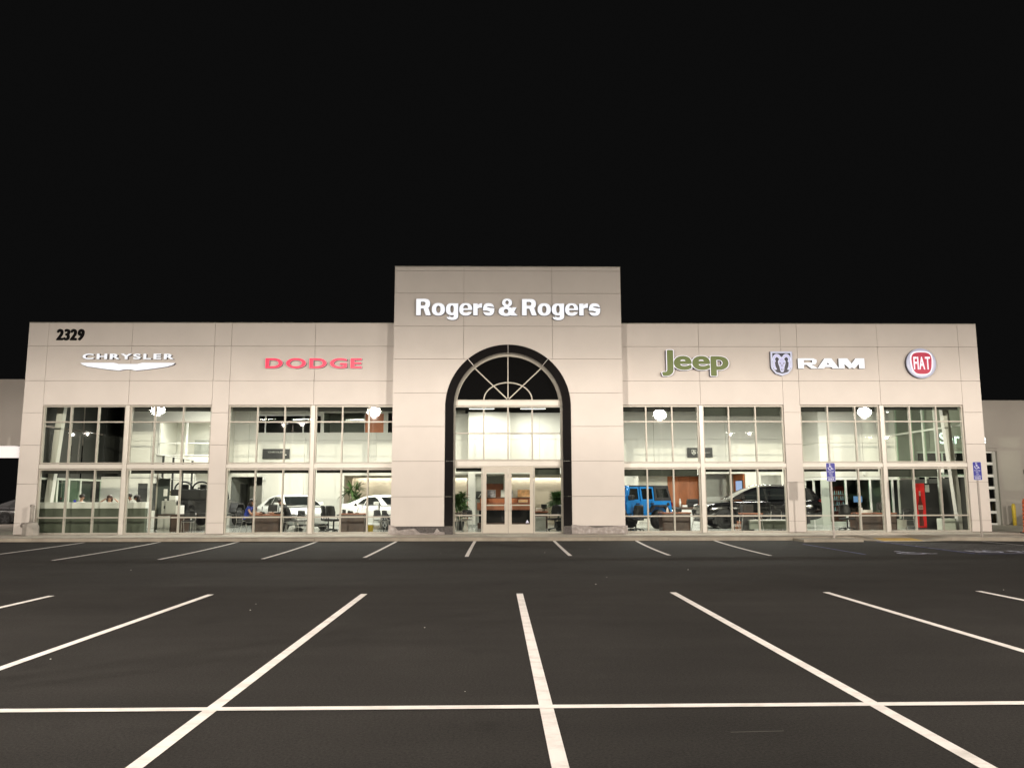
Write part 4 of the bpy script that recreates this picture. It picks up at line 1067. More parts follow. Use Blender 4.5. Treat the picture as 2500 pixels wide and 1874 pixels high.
m = MB(); m.lathe([(.085, 0), (.085, 1.0), (.07, 1.07), (.03, 1.10)], (0, 0, 0), 'z', 16); m.build('post', 'yellow', t)
m = MB(); m.lathe([(.15, 0), (.14, .04)], (0, 0, 0), 'z', 16); m.build('base', 'concrete', t)
t = thing('traffic_barrel', 'tall orange ribbed plastic barrel at the right edge on the sidewalk', 'barrel', (19.36, -1.2, ZS))
m = MB(); prof = [(.30, 0), (.30, .06)]
for k in range(8): z = .08+k*.145; prof += [(.265-.006*k, z), (.255-.006*k, z+.11), (.238-.006*k, z+.12), (.238-.006*k, z+.14)]
prof += [(.2, 1.26), (.12, 1.28)]
m.lathe(prof, (0, 0, 0), 'z', 24); m.build('body', 'orange_plastic', t)
m = MB(); m.tube([(-.08, 0, 1.26), (-.07, 0, 1.36), (.07, 0, 1.36), (.08, 0, 1.26)], .018, 8); m.build('handle', 'orange_plastic', t)
m = MB(); m.cyl((0, 0, 0), .36, .05, 'z', 20); m.build('base', 'rubber', t)
# plants bed strip between the wings
m = MB(); m.prism([(18.9, .2), (28, .2), (28, 3.4), (18.9, 3.4)], .0, .022, 'z'); o = m.build('planting_bed', 'ground_dark', None); tag(o, None, None, None, 'structure')
# crumpled film along the tower base
def film(label, x0, x1, prof, seed):
    rnd = random.Random(seed); m = MB(); n, k = 60, 8; top = []; 
    def H(u):
        for (a, ha), (b, hb) in zip(prof, prof[1:]):
            if a <= u <= b: t_ = (u-a)/(b-a); t_ = t_*t_*(3-2*t_); return ha+(hb-ha)*t_
        return prof[-1][1]
    ph = [rnd.uniform(0, 6) for _ in range(8)]
    def off(u, v):
        return .028+.022*sin(u*23+ph[0]+v*3)+.016*sin(u*51+ph[1]-v*5)+.012*sin(v*9+u*13+ph[2])+.004*rnd.random()+.05*(1-v)**2
    V = []
    for lay in (0, 1):
        for i in range(n+1):
            for j in range(k+1):
                u, v = i/n, j/k
                y = TY-.05-max(.006, off(u, v)) if lay == 0 else V[i*(k+1)+j][1]+.004
                V.append((x0+(x1-x0)*u, y, ZS+.004+H(u)*v))
    F = []; S = (n+1)*(k+1)
    for i in range(n):
        for j in range(k):
            a = i*(k+1)+j; b = a+k+1; F.append((a, b, b+1, a+1)); F.append((a+S, a+1+S, b+1+S, b+S))
    rim = [i*(k+1) for i in range(n+1)]+[n*(k+1)+j for j in range(1, k+1)]+[i*(k+1)+k for i in range(n-1, -1, -1)]+[j for j in range(k-1, 0, -1)]
    for p, q in zip(rim, rim[1:]+rim[:1]): F.append((p, p+S, q+S, q))
    m.idx(V, F, 0, True)
    return one('plastic_film', label, 'plastic sheet', m, 'plastic_sheet')
film('crumpled protective film sagging along the left base of the tower', -4.46, -2.36, [(0, .36), (.10, .32), (.18, .16), (.35, .20), (.45, .22), (.58, .05), (.80, .05), (.86, .22), (.92, .10), (1, .08)], 3)
film('crumpled protective film still covering the right base of the tower', 2.36, 4.46, [(0, .34), (.2, .31), (.45, .24), (.7, .28), (1, .31)], 9)

# Light distribution of a luminaire over elevation (degrees, relative intensity), as in an IES file.
PHOTO = {'forward': ([-90, -60, -40, -25, -16, -10, -5.5, -3.0, 0.0, 3.0, 6.5, 11, 90], [.10, .13, .25, .44, .58, .82, 1.22, 1.16, .68, .42, .27, .07, .02]),
         'down': ([-90, -70, -50, -30, -15, -5, 0, 90], [.75, .85, 1.0, .95, .6, .15, .02, .0])}
def photometry(d, aim, kind):
    d.use_nodes = True; nt = d.node_tree; L_ = nt.links
    em = nt.nodes.get('Emission') or nt.nodes.new('ShaderNodeEmission')
    tc = nt.nodes.new('ShaderNodeTexCoord'); sx = nt.nodes.new('ShaderNodeSeparateXYZ'); L_.new(tc.outputs['Normal'], sx.inputs[0])
    asn = nt.nodes.new('ShaderNodeMath'); asn.operation = 'ARCSINE'; L_.new(sx.outputs['Z'], asn.inputs[0])
    mr = nt.nodes.new('ShaderNodeMapRange'); mr.inputs[1].default_value = -pi/2; mr.inputs[2].default_value = pi/2; L_.new(asn.outputs[0], mr.inputs[0])
    fc = nt.nodes.new('ShaderNodeFloatCurve'); cv = fc.mapping.curves[0]; E_, I_ = PHOTO[kind]
    P = [((e+90)/180, i) for e, i in zip(E_, I_)]
    cv.points[0].location = P[0]; cv.points[-1].location = P[-1]
    for p in P[1:-1]: cv.points.new(*p)
    for p in cv.points: p.handle_type = 'VECTOR'
    fc.mapping.update(); L_.new(mr.outputs[0], fc.inputs['Value'])
    out = fc.outputs[0]
    if kind == 'forward':      # thrown to the front, little behind the head
        dt = nt.nodes.new('ShaderNodeVectorMath'); dt.operation = 'DOT_PRODUCT'; L_.new(tc.outputs['Normal'], dt.inputs[0]); dt.inputs[1].default_value = (aim[0], aim[1], 0)
        m2 = nt.nodes.new('ShaderNodeMapRange'); m2.interpolation_type = 'SMOOTHSTEP'; m2.inputs[1].default_value = -.35; m2.inputs[2].default_value = .75; m2.inputs[3].default_value = .12; m2.inputs[4].default_value = 1.0
        L_.new(dt.outputs['Value'], m2.inputs[0]); mu = nt.nodes.new('ShaderNodeMath'); mu.operation = 'MULTIPLY'
        L_.new(out, mu.inputs[0]); L_.new(m2.outputs[0], mu.inputs[1]); out = mu.outputs[0]
    L_.new(out, em.inputs['Strength'])

# ---- lot lamps on poles: they stand behind the camera and show up mirrored in the glass
def lot_pole(loc, heads, aim, power, label, group, lens='lot_lens', dist='forward'):
    t = thing('lot_lamp', label, 'lamp post', loc, 0, group)
    m = MB(); m.lathe([(.30, 0), (.30, .75), (.27, .8)], (0, 0, 0), 'z', 18); m.build('footing', 'concrete', t)
    m = MB(); m.tube([(0, 0, .8), (0, 0, 7.45)], [.085, .06], 10); m.build('pole', 'post_metal', t)
    for (dx, dy) in heads:
        ang_ = atan2(dy, dx); L = .55
        m = MB(); m.tube([(0, 0, 7.35), (dx*L, dy*L, 7.42)], .035, 8); m.build('arm', 'post_metal', t)
        hd = bpy.data.objects.new('lamp_head', None)
        m = MB()
        if lens == 'lot_lens': m.lathe([(.24, .16), (.46, .08), (.51, .0)], (.33, 0, 0), 'z', 28)
        else: m.box(-.14, -.36, .0, .80, .36, .14, b=.03)
        hd = m.build('lamp_head', 'post_metal', t)
        hd.location = (dx*L, dy*L, 7.38); 
        tilt = radians(aim)
        hd.rotation_euler = (Matrix.Rotation(ang_, 4, 'Z') @ Matrix.Rotation(-tilt, 4, 'Y')).to_euler()
        m = MB()
        if lens == 'lot_lens': m.lathe([(.03, -.34), (.20, -.31), (.36, -.22), (.47, -.10), (.50, -.003)], (.33, 0, 0), 'z', 28)
        else: m.box(-.08, -.31, -.012, .74, .31, .001)
        m.build('lens', lens, hd)
        if power:
            d = bpy.data.lights.new('lot_lamp_light', 'POINT'); d.energy = power; d.color = LAMP_C; d.shadow_soft_size = .07
            o = bpy.data.objects.new('lot_lamp_light', d); COL.objects.link(o); o.parent = t
            o.location = (dx*(L+.62), dy*(L+.62), 7.22) if lens == 'lot_lens' else (dx*(L+.33), dy*(L+.33), 7.28)
            photometry(d, (dx, dy), dist)
    return t
G1 = 'lamp posts facing the showroom'
for (x, y, nm, pw, ax) in ((-25, -27.0, 'leftmost bright one in the second window bay', .08, -8), (-9.6, -28.4, 'bright one beside the tower on the left', 1., -3.5), (12.2, -30.4, 'bright one beside the tower on the right', 1.1, 4), (27.4, -28.7, 'rightmost bright one near the right end', .65, 9)):
    d = Vector((ax-x, 0-y)).normalized(); lot_pole((x, y, 0), [(d.x, d.y)], 40, NEAR_W*pw, 'lamp post mirrored in the glass, '+nm, G1)
G2 = 'double-headed lamp posts further out in the lot'
for (x, y, nm) in ((-40, -46, 'smallest at the far left'), (-17.2, -35.2, 'left of the tower'), (23, -46, 'right of the tower'), (39.2, -52, 'smallest at the far right')):
    lot_pole((x, y, 0), [(.94, .34), (-.94, -.34)], 6, FAR_W/2, 'twin-headed lamp post mirrored small in the glass, '+nm, G2, 'lot_lens_far', 'down')

# ================================================================== VEHICLES
def catmull(P, n):
    out = []
    P = [P[0]]+list(P)+[P[-1]]
    for i in range(1, len(P)-2):
        for k in range(n):
            t = k/n; a, b, c, d = [Vector(q) for q in P[i-1:i+3]]
            out.append(tuple(.5*((2*b)+(c-a)*t+(2*a-5*b+4*c-d)*t*t+(3*b-a-3*c+d)*t**3)))
    out.append(tuple(P[-2])); return out
def wheel(parent, x, y, r, wd, rimmat, spokes=5):
    s_ = 1 if y > 0 else -1
    m = MB(); m.lathe([(r*.62, -wd/2), (r*.93, -wd/2), (r, -wd*.36), (r, wd*.36), (r*.93, wd/2), (r*.62, wd/2)], (0, 0, 0), 'y', 28)
    W = m.build('wheel', 'rubber', parent); W.location = (x, y, r)
    m = MB(); yy = s_*wd*.40
    m.lathe([(r*.66, yy-.02*s_), (r*.66, yy+.03*s_), (r*.60, yy+.035*s_), (r*.58, yy-.01*s_)], (0, 0, 0), 'y', 24)
    m.lathe([(r*.15, yy), (r*.13, yy+.035*s_), (r*.01, yy+.04*s_)], (0, 0, 0), 'y', 12)
    for k in range(spokes*2 if spokes > 5 else spokes):
        a = 2*pi*k/(spokes*2 if spokes > 5 else spokes); c_, s2 = cos(a), sin(a); hw = r*.055 if spokes > 5 else r*.09
        P = [(-hw*1.1, r*.1), (hw*1.1, r*.1), (hw, r*.62), (-hw, r*.62)]
        v = [(p[0]*c_+p[1]*s2, yy+.01*s_, -p[0]*s2+p[1]*c_) for p in P]+[(p[0]*c_+p[1]*s2, yy+.03*s_, -p[0]*s2+p[1]*c_) for p in P]
        m.idx(v, [(0, 1, 2, 3), (7, 6, 5, 4), (0, 4, 5, 1), (1, 5, 6, 2), (2, 6, 7, 3), (3, 7, 4, 0)])
    m.build('rim', rimmat, W)
    m = MB(); m.lathe([(r*.58, yy-.04*s_), (r*.01, yy-.04*s_)], (0, 0, 0), 'y', 20); m.build('brake_disc', 'char', W)
def car(name, label, cat, loc, rz, S):
    t = thing(name, label, cat, loc, rz); L = S['L']; pm = S['paint']
    st = catmull(S['st'], 5)             # x, zlow, ztop, halfwidth
    prof = lambda zl, zt, hw: [(0, zl), (hw*.80, zl), (hw*.95, zl+.05), (hw, zl+.42*(zt-zl)), (hw*.985, zl+.72*(zt-zl)), (hw*.955, zt-.05), (hw*.87, zt-.008), (hw*.5, zt+.02), (0, zt+.03)]
    V = []; F = []; K = 0
    for (x, zl, zt, hw) in st:
        h_ = prof(zl, zt, hw); ring = [(x, y, z) for y, z in h_]+[(x, -y, z) for y, z in h_[-2:0:-1]]; K = len(ring); V += ring
    for i in range(len(st)-1):
        for k in range(K): F.append((i*K+k, i*K+(k+1) % K, (i+1)*K+(k+1) % K, (i+1)*K+k))
    m = MB(); m.idx(V, F, 0, True); m.idx(V, [tuple(range(K)), tuple(range((len(st)-1)*K, len(st)*K))[::-1]], 0)
    m.build('body', pm, t)
    # cabin
    zb, w1, w2, zr = S['zb'], S['w1'], S['w2'], S['zr']
    wy = lambda z: w1+(w2-w1)*max(0, (z-zb))/(zr-zb)
    top = catmull([(x, 0, z) for x, z in S['roof']], 4); V = []; F = []
    for (x, _, z) in top:
        w_ = wy(z); V += [(x, w_, z), (x, w_*.8, z+.012), (x, 0, z+.03), (x, -w_*.8, z+.012), (x, -w_, z)]
    n = len(top)
    for i in range(n-1):
        for k in range(4): F.append((i*5+k, i*5+k+1, (i+1)*5+k+1, (i+1)*5+k))
    m = MB(); m.idx(V, F, 0, True)
    m.idx(V, [tuple(i*5 for i in range(n)), tuple(i*5+4 for i in range(n))[::-1], (0, 1, 2, 3, 4, (n-1)*5+4, (n-1)*5+3, (n-1)*5+2, (n-1)*5+1, (n-1)*5)], 0)
    m.build('cabin', pm, t)
    for side in (1, -1):
        for P in S['win']:
            m = MB(); P2 = [(x, side*(wy(z)+.006), z) for x, z in P]; Q2 = [(x, side*(wy(z)-.02), z) for x, z in P]; k = len(P)
            m.idx(P2+Q2, [tuple(range(k)), tuple(range(2*k-1, k-1, -1))]+[(i, i+k, (i+1) % k+k, (i+1) % k) for i in range(k)]); m.build('window', S.get('glass', 'window_dark'), t)
        # handles, mirror, sill trim, seams
        for hx, hz in S['handles']:
            m = MB(); yy = side*(S['hw']*.985); m.box(hx-.10, yy, hz-.018, hx+.10, yy+side*.028, hz+.018, b=.008); m.build('door_handle', S.get('trim', pm), t)
        for sx in S['seams']:
            m = MB(); yy = side*S['hw']*.992; m.box(sx-.006, yy-side*.03, S['sill']+.08, sx+.006, yy+side*.006, zb-.02); m.build('door_seam', 'trim', t)
        mx_ = S['mirror']; m = MB(); yy = side*(w1+.04); m.box(mx_-.07, yy, zb+.02, mx_+.07, yy+side*.20, zb+.17, b=.035); m.build('mirror', S.get('mirrormat', pm), t)
        m = MB(); m.box(S['wx'][1]+S['r']+.08, side*(S['hw']*.93), S['sill']-.01, S['wx'][0]-S['r']-.08, side*(S['hw']*1.0), S['sill']+.07, b=.01); m.build('side_skirt', 'trim' if S.get('skirt') else pm, t)
        for wx in S['wx']:
            m = MB(); r_ = S['r']*1.13; A_ = [pi*i/14 for i in range(15)]
            m.prism([(wx+r_*cos(a), S['r']+r_*sin(a)) for a in A_]+[(wx-r_, .20), (wx+r_, .20)], side*(S['hw']-.30), side*(S['hw']*1.003)); m.build('wheel_arch', 'trim', t)
            wheel(t, wx, side*(S['hw']-.10), S['r'], .23, S.get('rim', 'rim'), S.get('spokes', 5))
        P = S['head']; m = MB(); 
        m.ball((P[0], side*P[1], P[2]), 1, 12, 0, (P[3], P[4], P[5])); m.build('headlight', 'lamp_clear', t)
        P = S['tail']; m = MB(); m.box(P[0]-.07, side*P[1]-.17, P[2]-.08, P[0]+.05, side*P[1]+.13, P[2]+.08, b=.03); m.build('tail_light', 'tail_red', t)
    # front and rear screens
    def screen(P, nm):
        (xa, za), (xb, zb_) = P; m = MB(); d = Vector((zb_-za, 0, -(xb-xa))).normalized()*.012
        if d.z < 0: d = -d
        a_, b_ = wy(za)*.90, wy(zb_)*.90
        v = [(xa, a_, za+.03), (xa, 0, za+.06), (xa, -a_, za+.03), (xb, -b_, zb_+.016), (xb, 0, zb_+.03), (xb, b_, zb_+.016)]
        v2 = [(p[0]+d.x, p[1], p[2]+d.z) for p in v]
        m.idx(v2+v, [(0, 1, 4, 5), (1, 2, 3, 4), (6, 11, 10, 7), (7, 10, 9, 8)]+[(i, i+6, (i+1) % 6+6, (i+1) % 6) for i in range(6)]); m.build(nm, S.get('glass', 'window_dark'), t)
    screen(S['ws'], 'windscreen'); screen(S['rs'], 'rear_window')
    xf = S['front']; m = MB(); m.box(xf-.05, -S['hw']*.42, S['grille'][0], xf+.02, S['hw']*.42, S['grille'][1], b=.015); m.build('grille', S.get('grillemat', 'trim'), t)
    m = MB(); m.box(xf-.10, -S['hw']*.62, S['sill']+.02, xf+.015, S['hw']*.62, S['sill']+.16, b=.02); m.build('air_intake', 'trim', t)
    m = MB(); m.box(xf-.08, -S['hw']*.70, S['sill']-.04, xf+.03, S['hw']*.70, S['sill']+.01, b=.012); m.build('bumper_lip', S.get('lip', 'chrome'), t)
    return t
SEDAN = dict(L=4.9, paint='car_silver', hw=.93, sill=.20, r=.34, zb=.98, w1=.84, w2=.60, zr=1.44, wx=(1.50, -1.45),
    st=[(-2.45, .40, .80, .70), (-2.40, .30, .98, .82), (-2.1, .24, 1.02, .90), (-1.2, .20, .99, .93), (0, .20, .97, .93), (.9, .20, .96, .93), (1.6, .22, .90, .91), (2.2, .24, .78, .85), (2.42, .28, .66, .74), (2.46, .36, .55, .64)],
    roof=[(-2.0, 1.0), (-1.5, 1.20), (-1.0, 1.37), (-.3, 1.45), (.3, 1.44), (.7, 1.33), (1.15, 1.12), (1.45, .96)],
    win=[[(-1.35, 1.02), (-1.05, 1.28), (-.45, 1.38), (-.42, 1.01)], [(-.36, 1.01), (-.38, 1.385), (.30, 1.37), (.55, 1.28), (1.02, 1.0)]],
    handles=[(-.55, .86), (.35, .86)], seams=[-.40, .98, -1.28], mirror=.85, front=2.40, grille=(.52, .70), head=(2.18, .66, .66, .22, .15, .075), tail=(-2.36, .66, .84), ws=((1.40, .985), (.62, 1.36)), rs=((-1.93, 1.02), (-1.05, 1.35)), glass='window_dark', spokes=5)
car('parked_car', 'silver sedan parked three-quarters on behind the desk where a man sits', 'car', (-9.35, 4.6, FZ), radians(-57), SEDAN)
COUPE = dict(SEDAN); COUPE.update(paint='car_white', w2=.58, zr=1.42, glass='window_dark',
    st=[(-2.45, .42, .86, .72), (-2.38, .30, 1.04, .86), (-2.0, .24, 1.08, .93), (-1.3, .20, 1.05, .95), (-.4, .20, 1.0, .94), (.9, .20, 1.0, .94), (1.7, .22, .96, .93), (2.25, .24, .86, .88), (2.42, .28, .72, .80), (2.46, .36, .55, .70)], zb=1.0,
    roof=[(-1.9, 1.06), (-1.3, 1.22), (-.7, 1.38), (-.1, 1.44), (.35, 1.41), (.7, 1.28), (1.2, 1.06), (1.4, 1.0)],
    win=[[(-1.0, 1.06), (-.72, 1.26), (-.45, 1.32), (-.40, 1.05)], [(-.34, 1.04), (-.38, 1.345), (.15, 1.36), (.50, 1.27), (.98, 1.02)]], handles=[(-.15, .88)], seams=[-.40, 1.0], ws=((1.32, 1.03), (.58, 1.32)), rs=((-1.75, 1.10), (-.85, 1.33)))
car('parked_car', 'white coupe parked in front of the potted plant, nose hidden by the tower', 'car', (-5.35, 4.9, FZ), radians(-50), COUPE)
SUV = dict(L=4.82, paint='car_black', hw=.97, sill=.32, r=.39, zb=1.14, w1=.90, w2=.68, zr=1.72, wx=(1.50, -1.42),
    st=[(-2.41, .55, 1.0, .80), (-2.36, .42, 1.14, .90), (-2.0, .34, 1.18, .96), (-1.2, .32, 1.16, .97), (0, .32, 1.14, .97), (.9, .32, 1.13, .97), (1.5, .34, 1.10, .96), (2.1, .36, 1.02, .92), (2.36, .40, .90, .84), (2.41, .48, .74, .78)],
    roof=[(-2.34, 1.16), (-2.18, 1.45), (-1.95, 1.66), (-1.2, 1.73), (-.3, 1.74), (.25, 1.68), (.75, 1.47), (1.25, 1.18)],
    win=[[(-2.05, 1.22), (-1.85, 1.56), (-1.25, 1.63), (-1.22, 1.21)], [(-1.15, 1.21), (-1.18, 1.635), (-.38, 1.65), (-.34, 1.19)], [(-.28, 1.19), (-.31, 1.65), (.10, 1.62), (.45, 1.49), (.92, 1.20)]],
    handles=[(-1.0, 1.02), (-.05, 1.02)], seams=[-.30, .90, -1.18], mirror=.78, front=2.37, grille=(.78, .95), head=(2.18, .72, .93, .20, .17, .07), tail=(-2.32, .72, 1.12), ws=((1.16, 1.20), (.38, 1.62)), rs=((-2.33, 1.22), (-2.02, 1.62)), glass='window_dark', rim='rim_dark', spokes=10, skirt=True, lip='trim')
t = car('parked_car', 'glossy black sport utility vehicle parked side on behind the white bench', 'car', (10.88, 4.3, FZ), radians(180), SUV); t.scale = (1.075, 1.0, 1.02)
for s_ in (1, -1):
    m = MB(); m.tube([(-1.9, s_*.62, 1.72), (-1.8, s_*.62, 1.78), (-.1, s_*.62, 1.80), (.1, s_*.62, 1.74)], .018, 8); m.build('roof_rail', 'chrome', t)
DARK = dict(SEDAN); DARK.update(paint='car_dark', glass='window_dark', rim='rim_dark')
car('parked_car', 'dark car under the canopy at the far left edge', 'car', (-25.2, 13.6, .02), radians(20), DARK)
RED = dict(SEDAN); RED.update(paint='car_red', glass='window_dark')
car('parked_car', 'dark red car mostly hidden behind the left corner of the showroom', 'car', (-22.3, 11.2, .02), radians(170), RED)
WHT = dict(SEDAN); WHT.update(paint='car_white', glass='window_dark')
car('parked_car', 'white car at the right edge behind the orange barrel', 'car', (26.6, 4.9, .022), radians(172), WHT)

def off_roader(name, label, loc, rz, paint, roofless=False):
    t = thing(name, label, 'off-roader', loc, rz); hw = .80
    # nose at +x; origin midway
    m = MB()
    m.prism([(-2.05, .62), (-1.95, 1.17), (.62, 1.17), (.62, .55), (-.55, .50), (-.62, .78), (-.85, .95), (-1.45, .95), (-1.68, .75), (-1.72, .55)], -hw, hw); m.build('tub', paint, t)
    m = MB(); m.prism([(.62, .60), (.62, 1.13), (2.0, 1.06), (2.05, .98), (2.05, .62)], -.62, .62); m.build('bonnet', paint, t)
    m = MB(); m.box(2.03, -.60, .62, 2.09, .60, 1.06, b=.02); g_ = m.build('grille', paint, t)
    for k in range(7):
        m = MB(); m.box(2.085, -.30+.1*k-.022, .70, 2.097, -.30+.1*k+.022, .98); m.build('slot', 'black', g_)
    for s_ in (1, -1):
        m = MB(); m.lathe([(.10, 2.08), (.10, 2.11), (.02, 2.12)], (0, s_*.45, .86), 'x', 16); m.build('headlight', 'lamp_clear', t)
        for cx_ in (1.42, -1.15):
            pts = [(cx_-.66, .60), (cx_-.55, .80), (cx_-.36, 1.0), (cx_+.38, 1.0), (cx_+.60, .72), (cx_+.54, .70), (cx_+.34, .93), (cx_-.32, .93), (cx_-.50, .76), (cx_-.58, .58)]
            a, b = sorted((s_*(.60 if cx_ > 0 else hw-.02), s_*.97)); m = MB(); m.prism(pts, a, b); m.build('fender', 'trim', t)
            wheel(t, cx_, s_*.83, .40, .26, 'rim_dark', 5)
        m = MB(); a, b = sorted((s_*.78, s_*.93)); m.box(-.55, a, .46, .75, b, .54, b=.02); m.build('step', 'trim', t)
        if not roofless:
            wy = lambda z: hw-.075*(z-1.17)/.6
            for x0, x1, ws in ((-.10, .66, True), (-.95, -.16, False)):
                y_ = s_*(hw+.012)
                m = MB(); P = [(x0, .58), (x1, .58), (x1, 1.17), (x0, 1.17)] if ws else [(x0+.22, .60), (x1, .58), (x1, 1.17), (x0, 1.17), (x0, .95)]
                a, b = sorted((s_*(hw-.03), y_)); m.prism(P, a, b)
                fr = [(x0, 1.17), (x1, 1.17), (x1-(.20 if ws else .0), 1.74), (x0, 1.74)]
                inn = [(x0+.07, 1.23), (x1-.10, 1.23), (x1-(.26 if ws else .07), 1.67), (x0+.07, 1.67)]
                for i in range(4):
                    q = [fr[i], fr[(i+1) % 4], inn[(i+1) % 4], inn[i]]
                    v = [(x, s_*(wy(z)+.012), z) for x, z in q]+[(x, s_*(wy(z)-.03), z) for x, z in q]
                    m.idx(v, [(0, 1, 2, 3), (7, 6, 5, 4), (0, 4, 5, 1), (1, 5, 6, 2), (2, 6, 7, 3), (3, 7, 4, 0)])
                D_ = m.build('door', paint, t)
                m = MB(); v = [(x, s_*(wy(z)-.006), z) for x, z in inn]+[(x, s_*(wy(z)-.016), z) for x, z in inn]
                m.idx(v, [(0, 1, 2, 3), (7, 6, 5, 4), (0, 4, 5, 1), (1, 5, 6, 2), (2, 6, 7, 3), (3, 7, 4, 0)]); m.build('window', 'window_dark', D_)
                m = MB(); a, b = sorted((y_, y_+s_*.04)); m.box(x0+.06, a, 1.03, x0+.24, b, 1.08, b=.01); m.build('door_handle', 'trim', D_)
                for hz in (.72, 1.08):
                    m = MB(); a, b = sorted((y_, y_+s_*.02)); m.box(x1-.02, a, hz-.03, x1+.08, b, hz+.03); m.build('hinge', paint, D_)
            m = MB(); a, b = sorted((s_*(hw+.02), s_*(hw+.24))); m.box(.42, a, 1.20, .60, b, 1.40, b=.04); m.build('mirror', 'trim', t)
            # hardtop side with window
            fr = [(-2.0, 1.17), (-1.0, 1.17), (-1.0, 1.76), (-1.86, 1.76)]; inn = [(-1.86, 1.30), (-1.14, 1.30), (-1.12, 1.66), (-1.76, 1.66)]
            m = MB()
            for i in range(4):
                q = [fr[i], fr[(i+1) % 4], inn[(i+1) % 4], inn[i]]
                v = [(x, s_*(wy(z)+.006), z) for x, z in q]+[(x, s_*(wy(z)-.03), z) for x, z in q]
                m.idx(v, [(0, 1, 2, 3), (7, 6, 5, 4), (0, 4, 5, 1), (1, 5, 6, 2), (2, 6, 7, 3), (3, 7, 4, 0)])
            h_ = m.build('hardtop_side', 'trim', t)
            m = MB(); v = [(x, s_*(wy(z)-.006), z) for x, z in inn]+[(x, s_*(wy(z)-.016), z) for x, z in inn]
            m.idx(v, [(0, 1, 2, 3), (7, 6, 5, 4), (0, 4, 5, 1), (1, 5, 6, 2), (2, 6, 7, 3), (3, 7, 4, 0)]); m.build('window', 'window_dark', h_)
            m = MB(); a, b = sorted((s_*.80, s_*.83)); m.lathe([(.07, a), (.07, b)], (-1.78, 0, 1.02), 'y', 16); m.build('fuel_cap', 'trim', t)
            m = MB(); a, b = sorted((s_*.66, s_*.80)); m.box(-2.08, a, .92, -2.03, b, 1.10, b=.01); m.build('tail_light', 'tail_red', t)
    m = MB(); m.box(-2.18, -.85, .50, -2.02, .85, .64, b=.03); m.build('rear_bumper', 'trim', t)
    m = MB(); m.box(2.08, -.85, .50, 2.26, .85, .66, b=.03); m.build('front_bumper', 'trim', t)
    if not roofless:
        m = MB(); m.box(-1.90, -.73, 1.745, .42, .73, 1.80, b=.025); m.build('roof', 'trim', t)
        m = MB()
        for (a, b, c, d) in ((-.76, .76, 1.17, 1.24), (-.72, .72, 1.70, 1.77)): m.idx([(.68-(c-1.17)*.42, a, c), (.68-(c-1.17)*.42, b, c), (.68-(d-1.17)*.42, b, d), (.68-(d-1.17)*.42, a, d), (.74-(c-1.17)*.42, a, c), (.74-(c-1.17)*.42, b, c), (.74-(d-1.17)*.42, b, d), (.74-(d-1.17)*.42, a, d)], [(0, 1, 2, 3), (7, 6, 5, 4), (0, 4, 5, 1), (1, 5, 6, 2), (2, 6, 7, 3), (3, 7, 4, 0)])
        for s_ in (1, -1): m.tube([(.71, s_*.74, 1.17), (.46, s_*.68, 1.76)], .05, 6)
        m.build('windscreen_frame', paint, t)
        m = MB(); m.idx([(.70, -.70, 1.22), (.70, .70, 1.22), (.49, .65, 1.72), (.49, -.65, 1.72), (.69, -.70, 1.22), (.69, .70, 1.22), (.48, .65, 1.72), (.48, -.65, 1.72)], [(0, 1, 2, 3), (7, 6, 5, 4), (0, 4, 5, 1), (1, 5, 6, 2), (2, 6, 7, 3), (3, 7, 4, 0)]); m.build('windscreen', 'window_dark', t)
        m = MB(); m.prism([(-.74, 1.17), (.74, 1.17), (.66, 1.76), (-.66, 1.76)], -1.97, -1.93, 'x'); m.build('rear_glass', 'window_dark', t)
    else:
        for s_ in (.38, -.38):
            m = MB(); A_ = [pi*i/12 for i in range(13)]
            m.tube([(-1.75, s_+.36, 1.15)]+[(-1.75, s_+.37*cos(a), 1.62+.30*sin(a)) for a in A_]+[(-1.75, s_-.36, 1.15)], .035, 8); m.build('roll_hoop', 'black', t)
            m = MB(); m.box(-.75, s_-.24, .9, -.6, s_+.24, 1.42, b=.06); m.box(-.72, s_-.13, 1.42, -.62, s_+.13, 1.64, b=.05); m.box(-1.6, s_-.14, 1.5, -1.5, s_+.14, 1.82, b=.05); m.build('seat', 'char', t)
        m = MB(); m.box(-2.03, -.79, 1.17, -1.3, .79, 1.60, b=.05); m.build('soft_cover', 'black', t)
        m = MB(); m.box(.55, -.70, 1.17, .60, .70, 1.24); m.tube([(.58, .70, 1.2), (.45, .66, 1.68), (.45, -.66, 1.68), (.58, -.70, 1.2)], .03, 6); m.build('windscreen_frame', 'black', t)
    if not roofless:
      m = MB(); m.lathe([(.22, -2.32), (.36, -2.32), (.40, -2.27), (.40, -2.12), (.36, -2.06), (.22, -2.06)], (0, .1, 1.0), 'x', 26); m.build('spare_wheel', 'rubber', t)
    return t
rzj = radians(180+36)
h = Vector((cos(rzj), sin(rzj))); lft = Vector((-h.y, h.x))
cpos = Vector((6.98, 3.15))+h*2.05-lft*.80
off_roader('off_roader', 'bright blue four-door off-roader with black hardtop beside the tower', (cpos.x, cpos.y, FZ+.02), rzj, 'car_blue')
off_roader('off_roader', 'black open-top off-roader seen from behind next to the copier', (-13.15, 6.0-1.4+1.0, FZ+.30), radians(88), 'car_dark', True).location = (-13.2, 5.15, FZ+.10)

